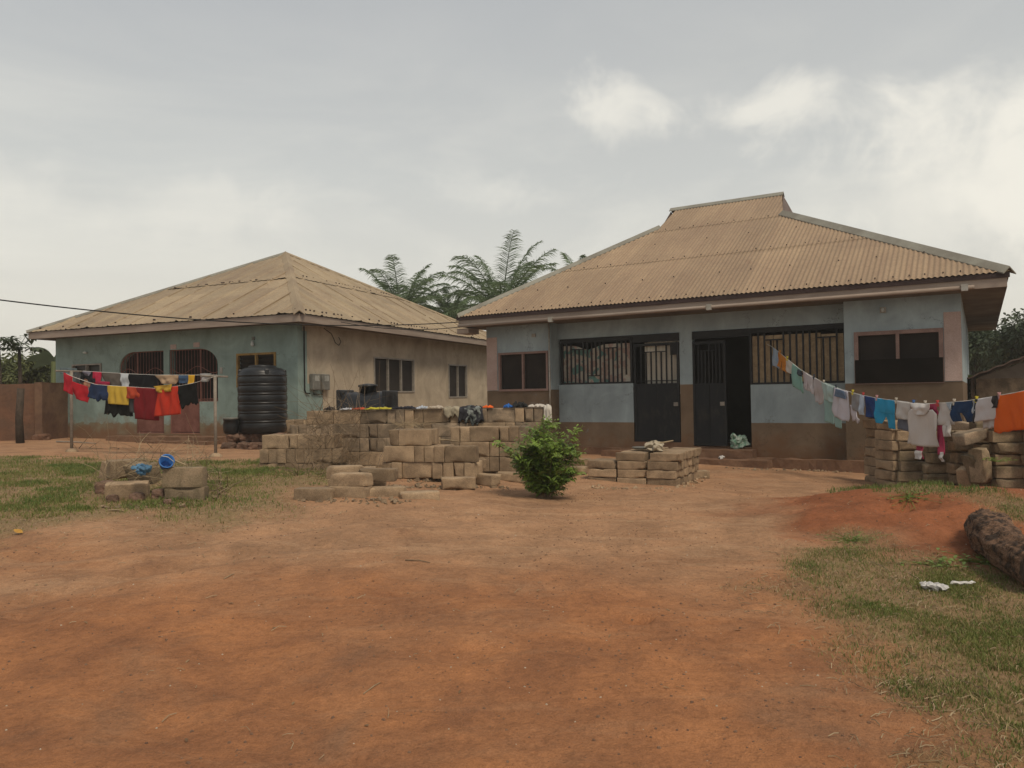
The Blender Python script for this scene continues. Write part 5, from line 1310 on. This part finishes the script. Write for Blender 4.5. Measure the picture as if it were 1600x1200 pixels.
for ln, lab in ((LA, 'rear sagging line between the left washing posts'), (LB, 'front sagging line between the left washing posts')):
    pts = [ln.p(lerp(ln.s_at(104), ln.s_at(340), i/40)) for i in range(41)]
    mb = MB(); mb.tube(pts, .005, 4); tag(obj('clothes_line', mb, M['rope']), lab, 'clothes line', 'lines of the left washing posts')
GLN = 'washing on the left hand lines'
for i, (ln, x0, x1, yb, pn, col, lab, cat, kw) in enumerate([
 (LA, 98, 122, 584, RECT, (.10, .13, .14), 'dark teal cloth draped over the left post bar', 'cloth', dict(y0=575, off=.05)),
 (LA, 114, 128, 603, RECT, (.09, .095, .10), 'grey jeans hanging near the left post', 'jeans', dict(off=.05)),
 (LA, 127, 150, 596, FLARE, (.02, .022, .03), 'black top with grey collar near the left post', 'top', dict(ragged=.1)),
 (LA, 133, 144, 586, SLANT, (.15, .14, .18), 'small grey garment over the black top', 'underwear', dict(off=.05)),
 (LA, 127, 150, 605, RECT, (.40, .20, .13), 'peach garment peeping below the black top', 'cloth', dict(y0=592, off=-.02)),
 (LA, 148, 159, 603, RECT, (.45, .02, .06), 'crimson strip of cloth left of the olive grey shirt', 'cloth', dict(off=.03)),
 (LA, 157, 174, 607, [[(0, 0, 1), (1, .3, .9)]], (.33, .02, .06), 'crimson bikini like garment below the olive grey shirt', 'underwear', dict(y0=596, off=.06)),
 (LA, 158, 196, 601, SLANT, (.12, .10, .085), 'olive grey shirt on the upper left line', 'shirt', dict(fold=.015)),
 (LA, 192, 202, 603, SLANT, (.46, .48, .50), 'white twisted scarf beside the olive grey shirt', 'scarf', dict(off=.04, fold=.04)),
 (LA, 198, 246, 610, RECT, (.006, .006, .008), 'wide black cloth in the middle of the upper left line', 'cloth', dict()),
 (LA, 243, 281, 599, [[(0, 0, 1), (1, .3, .8)]], (.40, .27, .17), 'beige cloth on the upper left line', 'cloth', dict(fold=.03)),
 (LA, 281, 300, 598, RECT, (.05, .09, .16), 'blue denim garment right of the beige cloth', 'denim shorts', dict(fold=.02)),
 (LA, 299, 306, 608, RECT, (.58, .32, .02), 'yellow strap right of the blue denim', 'strap', dict(off=.05)),
 (LA, 326, 346, 596, [[(0, .1, .9), (1, .2, .7)]], (.36, .33, .33), 'pale floral rag bunched on the right post', 'rag', dict(y0=584, off=.25, fold=.05, c2=(.12, .14, .12), thick=.05)),
 (LB, 101, 112, 613, RECT, (.42, .015, .03), 'red cloth left of the left post', 'cloth', dict(fold=.03)),
 (LB, 112, 138, 624, [[(0, .0, .9), (.55, .0, 1), (1, .3, .9)]], (.40, .012, .022), 'red shirt right of the left post', 'shirt', dict(y0=600)),
 (LB, 140, 169, 624, FLARE, (.015, .03, .08), 'navy shorts between the red shirt and the yellow cloth', 'shorts', dict(ragged=.2)),
 (LB, 161, 204, 648, [[(0, .1, .9), (1, -.02, 1.0)]], (.006, .005, .005), 'black trousers hanging behind and below the yellow cloth', 'trousers', dict(off=-.05, ragged=.15)),
 (LB, 169, 200, 631, RECT, (.55, .36, .05), 'mustard yellow pleated cloth', 'cloth', dict(freq=60, fold=.018)),
 (LB, 199, 218, 622, RECT, (.38, .05, .02), 'small orange red garment right of the yellow cloth', 'cloth', {}),
 (LB, 203, 217, 644, RECT, (.05, .05, .052), 'dark grey cloth between the black trousers and the dark red cloth', 'cloth', dict(off=-.03)),
 (LB, 211, 247, 655, RECT, (.17, .008, .012), 'dark red cloth left of the orange red skirt', 'cloth', {}),
 (LB, 244, 270, 612, SLANT, (.55, .33, .04), 'yellow patterned strip on top of the orange red skirt', 'cloth', dict(y0=602, off=.04, c2=(.1, .06, .02))),
 (LB, 246, 281, 648, FLARE, (.48, .035, .015), 'orange red skirt on the lower left line', 'skirt', dict(freq=50, off=.02)),
 (LB, 277, 307, 632, [[(0, .1, .9), (1, .1, 1.05)]], (.005, .005, .005), 'black frayed garment near the right post', 'cloth', dict(ragged=.3, fold=.04)),
]):
    ln.g(x0-1.5, x1+1.5, yb+1, pn, col, lab, cat, GLN, seed=50+i, **kw)

# clothes drying on the long stack
def rag(px0, px1, py, D_, h, dep, col, label, cat, seed, drape=0, c2=None, amp=.03):
    a = at(px0, py, D_); b_ = at(px1, py, D_); w = b_.x-a.x; nx_, ny_ = 26, 16; z0 = zt_(4)+.006+.0
    bm_ = MB(); top = []; bot = []
    for j in range(ny_+1):
        for i in range(nx_+1):
            tx = i/nx_; ty = j/ny_
            ex = .06*mn.noise(Vector((ty*4, seed, 0))); ey = .08*mn.noise(Vector((tx*5, seed, 4)))
            x = a.x+w*(tx+ex*(tx-.5)*2); L_ = dep+drape; q = ty*(L_)+ey*L_*.5
            fall = drape*(.6+.6*mn.noise(Vector((tx*4+seed, 7, 0)))+.4)
            yy = lineY(x)-.0
            hh = h*max(0, (mn.noise(Vector((tx*7*max(.3, w)*3, ty*5, seed)))*.9+.45))*math.sin(PI*min(1, max(0, tx)))**.4
            if ty > dep/(dep+drape+1e-6) and drape:   # over the front edge
                dn = (ty-dep/(dep+drape))*(dep+drape)*fall/drape
                P = Vector((x, yy-.015-.6*hh-.02, z0+.01-dn))
                Q = Vector((x, yy-.01, z0-dn))
            else:
                q2 = dep*(1-ty*(dep+drape)/dep) if drape else dep*(1-ty)
                P = Vector((x, yy+q2+.0, z0+.008+hh*.9)); Q = Vector((x, yy+q2, z0))
            top.append(P); bot.append(Q)
    n = nx_+1; N0 = len(top); fs = []
    for j in range(ny_):
        for i in range(nx_):
            fs.append((j*n+i, j*n+i+1, (j+1)*n+i+1, (j+1)*n+i)); fs.append((N0+j*n+i, N0+(j+1)*n+i, N0+(j+1)*n+i+1, N0+j*n+i+1))
    for i in range(nx_): fs += [(i, N0+i, N0+i+1, i+1), (ny_*n+i, ny_*n+i+1, N0+ny_*n+i+1, N0+ny_*n+i)]
    for j in range(ny_): fs += [(j*n, (j+1)*n, N0+(j+1)*n, N0+j*n), (j*n+nx_, N0+j*n+nx_, N0+(j+1)*n+nx_, (j+1)*n+nx_)]
    tag(obj(cat.replace(' ', '_'), bm_.add(top+bot, fs), cloth('rag '+label[:20], col, c2, scale=9 if c2 else 3), smooth=True), label, cat, 'clothes drying on the block stack')
def lineY(x): return A0.y+(x-A0.x)*math.tan(angA)-.02
for i, (x0, x1, h, dp, col, lab, cat, dr, c2) in enumerate([
 (504, 517, .06, .3, (.03, .025, .025), 'black rag by the vines at the left end of the stack top', 'rag', 0, None),
 (529, 549, .035, .3, (.42, .42, .44), 'pale grey cloth on the left part of the stack top', 'cloth', 0, None),
 (550, 568, .035, .3, (.5, .08, .03), 'red orange cloth before the low black tank', 'cloth', 0, None),
 (567, 613, .035, .32, (.55, .48, .04), 'yellow cloth spread out before the low black tank', 'cloth', 0, (.25, .2, .04)),
 (612, 653, .05, .35, (.025, .025, .035), 'dark navy cloth flat on the middle of the stack top', 'cloth', 0, None),
 (651, 669, .055, .3, (.42, .46, .52), 'pale blue cloth right of the flat navy one', 'cloth', 0, None),
 (668, 693, .05, .32, (.45, .38, .30), 'cream cloth in the middle of the stack top', 'cloth', 0, None),
 (695, 719, .05, .35, (.38, .33, .24), 'cream fringed cloth draped over a block edge', 'cloth', .14, (.2, .17, .12)),
 (718, 756, .05, .35, (.014, .013, .016), 'black trousers draped down the face of the stack', 'trousers', .2, (.05, .05, .06)),
 (727, 752, .05, .1, (.03, .035, .035), 'dark camouflage shirt bunched over the black trousers', 'shirt', .24, (.35, .38, .36)),
 (755, 771, .045, .3, (.75, .13, .02), 'bright orange cloth on the stack top', 'cloth', 0, None),
 (787, 802, .06, .3, (.03, .13, .42), 'bright blue cloth left of the black bundle', 'cloth', 0, None),
 (799, 824, .11, .3, (.02, .02, .02), 'black bundle of clothes near the right end of the stack', 'clothes bundle', 0, None),
 (823, 852, .06, .34, (.55, .5, .44), 'white cloth on the right end of the stack top', 'cloth', 0, None),
 (848, 860, .05, .35, (.52, .48, .42), 'twisted white cloth hanging down the right end of the stack', 'cloth', .26, None)]):
    rag(x0, x1, 640, 12.55, h, dp, col, lab, cat, i+2.5, dr, c2)

# ------------------------------------------------------------------ small things
def crumple(name, p, s, m, seed, label, cat, flat=.6):
    o = stone(name, p, s, m, seed, 4, .9)
    for v_ in o.data.vertices: v_.co += mn.noise_vector(v_.co*(6/max(s)) * .4)*max(s)*.35
    return tag(o, label, cat)
crumple('plastic_bag', at(222, 733, gp.y-.02), (.10, .07, .05), M['bluebag2'], 81, 'pale blue crumpled plastic bag lying on the rubble heap', 'plastic bag')
p = at(258, 728, gp.y+.15)
e = empty('blue_bucket', p, .3, 'small bright blue bucket tipped over on the rubble heap', 'bucket'); e.rotation_euler = (1.1, .5, .3)
part('bucket_body', MB().lathe([(0, 0), (.055, 0), (.075, .15), (.083, .15), (.083, .165), (.07, .165), (.05, .02), (0, .02)], 20), M['bluebag'], e, smooth=True)
part('handle', MB().tube([(.08, 0, .15), (.07, .0, .24), (.0, .0, .29), (-.07, 0, .24), (-.08, 0, .15)], .004, 5), M['rope'], e)
p = at(276, 724, gp.y+.1); tag(obj('stick', MB().tube([p+Vector((-.06, 0, .05)), p+Vector((.09, .02, -.02))], .010, 6), M['straw']), 'pale wooden stick leaning by the blue bucket', 'stick')
crumple('plastic_bag', rw(1.24, -.02, .52), (.17, .1, .11), M['greenbag'], 83, 'green and white bag lying in the open doorway', 'bag')
pt = E0+UE*.95+VE*.35; pt.z = ze+4*HT+.07
crumple('rag_bundle', pt, (.17, .12, .05), cloth('pale rag', (.42, .36, .27)), 84, 'pale bundle of rags lying on the neat block pile', 'rag bundle')
p = pt+Vector((.14, -.02, .05)); tag(obj('stick', MB().tube([p+Vector((-.1, 0, 0)), p+Vector((.14, 0, .04))], .012, 6), M['straw']), 'short pale stick poking from the rag bundle on the block pile', 'stick')
o = MB().lathe([(0, 0), (.12, .0), (.16, .03), (.155, .035), (.11, .01), (0, .008)], 20); ob = obj('basin', o, M['meter'], smooth=True); ob.location = pt+Vector((-.15, .25, -.05)); tag(ob, 'shallow grey basin behind the rag bundle on the block pile', 'basin')
crumple('plastic_bag', onground(1458, 923)+Vector((0, 0, .025)), (.075, .05, .025), M['plastic'], 85, 'crumpled white plastic bag on the grass at right', 'litter')
mb = MB(); p = onground(1505, 915)+Vector((0, 0, .012)); mb.tube([p+Vector((-.095+.19*i/8, .008*math.sin(i), .012*abs(math.sin(i*1.1)))) for i in range(9)], [.006, .014, .012, .016, .012, .015, .013, .012, .005], 6); tag(obj('plastic_strip', mb, M['plastic']), 'white plastic strip on the grass, right of the white bag', 'litter')
for i, (px, py, s, lab) in enumerate([(978, 717, .035, 'tiny dark rubbish on the step before the open door'), (1122, 717, .05, 'small rubbish on the step before the open door')]):
    crumple('rubbish', rw(.95+.1*i, -.6, .23) if i else rw(-.4, -.4, .33), (s, s, s*.6), M['plastic'] if i else M['bark'], 86+i, lab, 'litter')
for i, (px, py, s) in enumerate([(1150, 727, .13), (1172, 722, .15), (1188, 726, .1), (1208, 728, .09), (1222, 728, .12), (1262, 732, .1), (1275, 733, .08), (1300, 735, .09)]):
    p = onground(px, py); tag(stone('stone', p+Vector((0, 0, s*.3)), (s, s*.8, s*.6), M['stone'], 90+i), f'reddish stone at the foot of the blue house wall, {ordn(i)} right of the steps', 'stone', 'stones at the wall foot')
for i, (px, py) in enumerate([(1236, 731), (1246, 731)]):
    p = onground(px, py)+Vector((0, 0, .03)); mb = MB(); Mx = Matrix.Translation(p) @ Matrix.Rotation(.5+i, 4, 'Z'); mb.box(-.12, .12, -.04, .04, -.02, .0, Mx); mb.tube([Mx @ Vector((-.02, -.04, 0)), Mx @ Vector((.02, 0, .045)), Mx @ Vector((-.02, .04, 0))], .012, 5)
    tag(obj('slipper', mb, M['cable'], bevel=.01), ['black slipper by the wall foot stones', 'second black slipper right of the first by the wall'][i], 'slipper', 'pair of black slippers')
def stick(px0, py0, px1, py1, r_, label, m='straw'):
    a = onground(px0, py0)+Vector((0, 0, r_)); b_ = onground(px1, py1)+Vector((0, 0, r_)); c_ = (a+b_)/2+Vector((.01, .01, .008))
    tag(obj('stick', MB().tube([a, c_, b_], [r_, r_*.9, r_*.5], 5), M[m]), label, 'stick')
stick(568, 1085, 594, 1067, .003, 'thin pale stick lying on the orange soil in the foreground')
stick(350, 905, 366, 897, .004, 'thin pale stick on soil at the left of the yard')
stick(170, 799, 193, 800, .010, 'pale stick on the grass edge before the rubble heap')
stick(88, 691, 150, 694, .02, 'long pale stick lying before the green house wall', 'oldwood')
stick(633, 876, 672, 880, .005, 'dark twig on the soil in mid yard', 'twig')
stick(1360, 878, 1392, 894, .004, 'dry stalk lying on the right grass')
stick(1420, 896, 1445, 915, .004, 'dry stalk beside the white plastic bag')
p = onground(30, 834)+Vector((0, 0, .02)); mb = MB(); leafmesh(mb, p+Vector((-.05, 0, .02)), Vector((.8, -.3, -.1)).normalized(), Vector((0, -.5, 1)).normalized(), .12, .05, 3, .1); tag(obj('dead_leaf', mb, mat('yellow leaf', (.45, .24, .05)), ), 'yellow dead leaf on the bare soil at the left edge', 'leaf')
# log at right
lp0 = onground(1537, 838); lp1 = onground(1600, 930)
lp0.z += .12; lp1.z += .17
def log():
    e = empty('fallen_log', ((lp0+lp1)/2), 0, 'thick old log with rough bark lying at the right edge', 'log'); O3 = e.location
    nseg, seg = 70, 80; a = Vector((3.98+.05, 6.95, 0)); 
    A_ = lp0-O3; B_ = lp1-O3+Vector((.12, -.05, 0)); vs = []; fs = []; ax = (B_-A_).normalized(); sd = ax.cross(Vector((0, 0, 1))).normalized(); upx = sd.cross(ax)
    for i in range(nseg+1):
        t_ = i/nseg; c_ = A_.lerp(B_, t_)+sd*.06*math.sin(t_*3.4); R_ = lerp(.135, .16, t_)*(1+.12*mn.noise(Vector((t_*6, 1, 1)))+.3*max(0, math.sin(t_*PI*2.2-.4)))
        for k in range(seg):
            q = 2*PI*k/seg; rr = R_*(1+.16*mn.noise(Vector((math.cos(q)*2, math.sin(q)*2, t_*4)))+.10*mn.noise(Vector((math.cos(q)*5, math.sin(q)*5, t_*7)))+.09*mn.noise(Vector((math.cos(q)*14, math.sin(q)*14, t_*12))))
            vs.append(c_+(sd*math.cos(q)+upx*math.sin(q))*rr)
    for i in range(nseg):
        for k in range(seg): fs.append((i*seg+k, i*seg+(k+1) % seg, (i+1)*seg+(k+1) % seg, (i+1)*seg+k))
    fs.append(tuple(range(seg))[::-1])
    part('bark', MB().add(vs, fs), M['log'], e, smooth=True)
    c_ = A_.lerp(B_, 1); ring = [Vector(v_) for v_ in vs[nseg*seg:]]; inn = [c_+(v_-c_)*.75 for v_ in ring]; dp = [c_+(v_-c_)*.6-ax*.3 for v_ in ring]
    f2 = [(k, (k+1) % seg, seg+(k+1) % seg, seg+k) for k in range(seg)]+[(seg+k, seg+(k+1) % seg, 2*seg+(k+1) % seg, 2*seg+k) for k in range(seg)]+[tuple(range(2*seg, 3*seg))]
    part('hollow_end', MB().add(ring+inn+dp, f2), M['logend'], e)
log()

# ------------------------------------------------------------------ grass, litter, pebbles
def blades(name, test, n, area, hgt, wid, m, seed, label, cat, lean=.6):
    rd = np.random.RandomState(seed); vs = []; fs = []; c = 0; tries = 0
    while c < n and tries < n*12:
        tries += 1
        x = rd.uniform(area[0], area[1]); y = rd.uniform(area[2], area[3])
        pr_ = test(x, y)
        if pr_ <= 0 or rd.rand() > pr_: continue
        z = g(x, y)-.005; h = hgt*rd.uniform(.4, 1.3); a = rd.uniform(0, 2*PI); lx, ly = math.cos(a), math.sin(a); b2 = rd.uniform(0, 2*PI); l_ = lean*rd.uniform(.2, 1.4)*h
        wx, wy = math.cos(b2)*wid*rd.uniform(.6, 1.4), math.sin(b2)*wid
        k = len(vs)
        vs += [(x-wx, y-wy, z), (x+wx, y+wy, z), (x+lx*l_*.4-wx*.7, y+ly*l_*.4-wy*.7, z+h*.6), (x+lx*l_*.4+wx*.7, y+ly*l_*.4+wy*.7, z+h*.6), (x+lx*l_, y+ly*l_, z+h*.95)]
        fs += [(k, k+1, k+3, k+2), (k+2, k+3, k+4)]; c += 1
    o = obj(name, MB().add(vs, fs), M[m]); o['kind'] = 'stuff'; o['label'] = label; o['category'] = cat; return o
def inview(x, y):
    return abs(x) < y*.72+.4
def tR(x, y):
    if not inview(x, y): return 0
    m_ = gmask(x, y)
    return m_**2*(.10+1.2*max(0, fbm(x, y, 1.4, 8)+.12)) * min(1, (5/max(y, 2))**1.2)
def tRall(x, y): return gmask(x, y)**2*(.10+1.2*max(0, fbm(x, y, .9, 6)+.12)) if inview(x, y) else 0
blades('grass', tR, 34000, (1.2, 6.2, 2.6, 8.2), .030, .0028, 'grass', 1, 'short olive grass on the right side of the yard', 'grass')
blades('grass', tR, 12000, (1.2, 6.2, 2.6, 8.2), .036, .003, 'grassd', 2, 'greener blades mixed in the right grass patch', 'grass')
blades('dry_grass', lambda x, y: (sm(0.02, .35, gmask(x, y))*.6) if inview(x, y) else 0, 12000, (1.0, 6.2, 2.6, 8.2), .03, .002, 'grassy', 3, 'dry straw coloured grass at the edges of the right patch', 'dry grass', 1.6)
blades('grass', tRall, 30000, (-11, .0, 7.0, 15), .04, .005, 'grass', 4, 'olive grass around the rubble heap on the left', 'grass')
blades('grass', lambda x, y: tRall(x, y)*(1 if fbm(x, y, .8, 12) > -.02 else .06), 20000, (-11, -.5, 8, 15), .055, .005, 'grassd', 5, 'deeper green grass tufts on the left', 'grass')
blades('dry_grass', lambda x, y: sm(0.01, .3, gmask(x, y))*.6 if inview(x, y) else 0, 14000, (-9, .0, 6.0, 14), .035, .003, 'grassy', 6, 'dry grass stalks scattered on the left patch', 'dry grass', 1.6)
blades('grass', lambda x, y: 1 if pd(G_RBACK, x, y) > -.1 else 0, 3500, (4, 9, 8, 13), .06, .004, 'grassd', 7, 'thin grass strip behind the red earth mound', 'grass')
# broad weeds by the log and on the mound
def weeds(px, py, n, R_, label, seed, s=.07):
    c_ = onground(px, py); e_ = MB(); rd = random.Random(seed)
    for _ in range(n):
        x = c_.x+rd.gauss(0, R_); y = c_.y+rd.gauss(0, R_*.6); p = Vector((x, y, g(x, y)+rd.uniform(.0, .05))); a = rd.uniform(0, 2*PI)
        d = Vector((math.cos(a), math.sin(a), rd.uniform(.1, .8))).normalized(); leafmesh(e_, p, d, Vector((0, 0, 1)), s*rd.uniform(.6, 1.3), s*.42, 3, .4); e_.tube([(c_.x, c_.y, c_.z), p+Vector((0, 0, .004)), p+d*.01], .0015, 3, False)
    tag(obj('weed', e_, M['bush']), label, 'weed')
weeds(1465, 885, 40, .1, 'broad leaved weed growing left of the log', 1); weeds(1540, 880, 60, .16, 'cluster of weeds at the foot of the log', 2); weeds(1420, 776, 60, .12, 'low creeping weed on top of the red mound', 3, .05)
weeds(1330, 845, 50, .14, 'small weeds at the lower edge of the red mound', 4, .045); weeds(1560, 722, 30, .1, 'leafy weed sprouting from the right block stack', 5, .07)
bpy.data.objects['weed.004'].location = at(1560, 722, 9.75)
def scatter(name, n, area, smin, smax, m, seed, label, cat, dens):
    rd = random.Random(seed); mb = MB(); c = 0
    while c < n:
        x = rd.uniform(*area[:2]); y = rd.uniform(*area[2:]); 
        if not inview(x, y) or rd.random() > dens(x, y): continue
        s = rd.uniform(smin, smax)*(.5+.5*rd.random()); z = g(x, y); vs = []
        for q in range(5): a = q*1.2566+rd.uniform(-.3, .3); vs.append((x+s*math.cos(a), y+s*math.sin(a)*.8, z-.002))
        for q in range(5): a = q*1.2566+rd.uniform(-.3, .3); vs.append((x+.6*s*math.cos(a), y+.5*s*math.sin(a), z+s*rd.uniform(.35, .7)))
        mb.add(vs, [(q, (q+1) % 5, 5+(q+1) % 5, 5+q) for q in range(5)]+[(5, 6, 7, 8, 9)]); c += 1
    o = obj(name, mb, m); o['kind'] = 'stuff'; o['label'] = label; o['category'] = cat
scatter('pebbles', 4200, (-7, 6, 2.8, 14), .004, .014, mat('soil crumb', (.13, .07, .045), (.2, .12, .075), 9), 1, 'small dark soil crumbs and pebbles scattered over the yard', 'pebbles', lambda x, y: min(1, 5/y)*(.15+max(0, fbm(x, y, .6, 20)+.3)))
scatter('grit', 700, (-7, 6, 2.8, 14), .004, .010, mat('pale grit', (.45, .38, .3), (.35, .28, .2), 9), 2, 'pale grit and scraps scattered over the soil', 'grit', lambda x, y: min(1, 6/y)*(.1+max(0, fbm(x, y, .6, 30)+.2)))
def strawbits(n, area, seed, label, test):
    rd = random.Random(seed); mb = MB(); c = 0
    while c < n:
        x = rd.uniform(*area[:2]); y = rd.uniform(*area[2:])
        if not inview(x, y) or rd.random() > test(x, y): continue
        a = rd.uniform(0, PI); l_ = rd.uniform(.02, .09); dx, dy = math.cos(a)*l_, math.sin(a)*l_; z = g(x, y)+.006; z2 = g(x+dx, y+dy)+.004+rd.random()*.015
        cx, cy = x+dx*.5-dy*.2*rd.uniform(-1, 1), y+dy*.5+dx*.2*rd.uniform(-1, 1)
        mb.tube([(x, y, z), (cx, cy, max(z, z2)+.004), (x+dx, y+dy, z2)], rd.uniform(.0012, .0026), 3, False); c += 1
    o = obj('straw_litter', mb, M['straw']); o['kind'] = 'stuff'; o['label'] = label; o['category'] = 'straw'
strawbits(1100, (-7, .5, 5, 11), 3, 'bleached straw bits strewn at the edge of the left grass', lambda x, y: sm(-.9, 0, pd(G_LEFT, x, y))*(.2+max(0, fbm(x, y, .8, 2)+.2)))
strawbits(1000, (.8, 6, 2.7, 8), 4, 'bleached straw bits strewn at the edge of the right grass', lambda x, y: sm(-.5, 0, pd(G_RIGHT, x, y))*(.2+max(0, fbm(x, y, .8, 3)+.2)))
rd_ = random.Random(8); mb = MB()
for _ in range(170):
    x, y = rd_.uniform(-6, 5), rd_.uniform(2.8, 12)
    if not inview(x, y): continue
    a = rd_.uniform(0, 6.28); leafmesh(mb, Vector((x, y, g(x, y)+.008)), Vector((math.cos(a), math.sin(a), rd_.uniform(0, .35))).normalized(), Vector((rd_.uniform(-.3, .3), rd_.uniform(-.3, .3), 1)), rd_.uniform(.02, .05), rd_.uniform(.008, .02), 3, .4)
o = obj('leaf_litter', mb, mat('brown dead leaves', (.12, .07, .04), (.28, .19, .10), 3, bump=0)); o['kind'] = 'stuff'; o['label'] = 'small brown dead leaves strewn over the yard'; o['category'] = 'dead leaves'
strawbits(150, (-4, 4, 2.7, 11), 5, 'few straw bits lying on the open orange soil', lambda x, y: .5)

# chips and crumbled sandcrete at the foot of the stacks
def rubble(n, pts, seed, label):
    rd = random.Random(seed); mb = MB()
    for _ in range(n):
        a, b_ = rd.choice(pts); t_ = rd.random(); x = lerp(a[0], b_[0], t_); y = lerp(a[1], b_[1], t_); p = onground(x, y); p.x += rd.gauss(0, .05); p.y += rd.gauss(-.05, .08); s_ = rd.uniform(.008, .04)*rd.random()**.6
        Mx = Matrix.Translation((p.x, p.y, g(p.x, p.y)+s_*.25)) @ Matrix.Rotation(rd.uniform(0, 6), 4, Vector((rd.uniform(-1, 1), rd.uniform(-1, 1), 1)).normalized())
        mb.box(-s_*rd.uniform(.5, 1), s_, -s_*.7, s_*rd.uniform(.4, .8), -s_*.5, s_*rd.uniform(.2, .6), Mx)
    o = obj('block_rubble', mb, M['block']); o['kind'] = 'stuff'; o['label'] = label; o['category'] = 'rubble'
rubble(420, [((460, 782), (640, 782)), ((600, 760), (800, 762)), ((640, 752), (780, 745)), ((520, 745), (600, 748))], 1, 'crumbled block chips at the foot of the central stacks')
rubble(160, [((915, 762), (1055, 764)), ((1060, 762), (1100, 745))], 2, 'crumbled block chips round the neat pile')
rubble(140, [((160, 790), (320, 788)), ((330, 780), (345, 760))], 3, 'crumbled chips round the rubble heap on the grass')
rubble(90, [((1140, 732), (1340, 738))], 4, 'crumbs on the soil at the foot of the blue house wall')

# ------------------------------------------------------------------ haze
hz = MB().box(-440, 440, -40, 540, -1.6, 10.5); ho = obj('haze', hz, None); ho['kind'] = 'stuff'
m = bpy.data.materials.new('thin dusty haze'); m.use_nodes = True; nt = m.node_tree; nt.nodes.clear()
pv = N(nt, 'ShaderNodeVolumePrincipled'); pv.inputs['Color'].default_value = (.95, .93, .88, 1); pv.inputs['Density'].default_value = .0015; pv.inputs['Anisotropy'].default_value = .2
mo = N(nt, 'ShaderNodeOutputMaterial'); L(nt, pv.outputs[0], mo.inputs['Volume']); ho.data.materials.append(m)
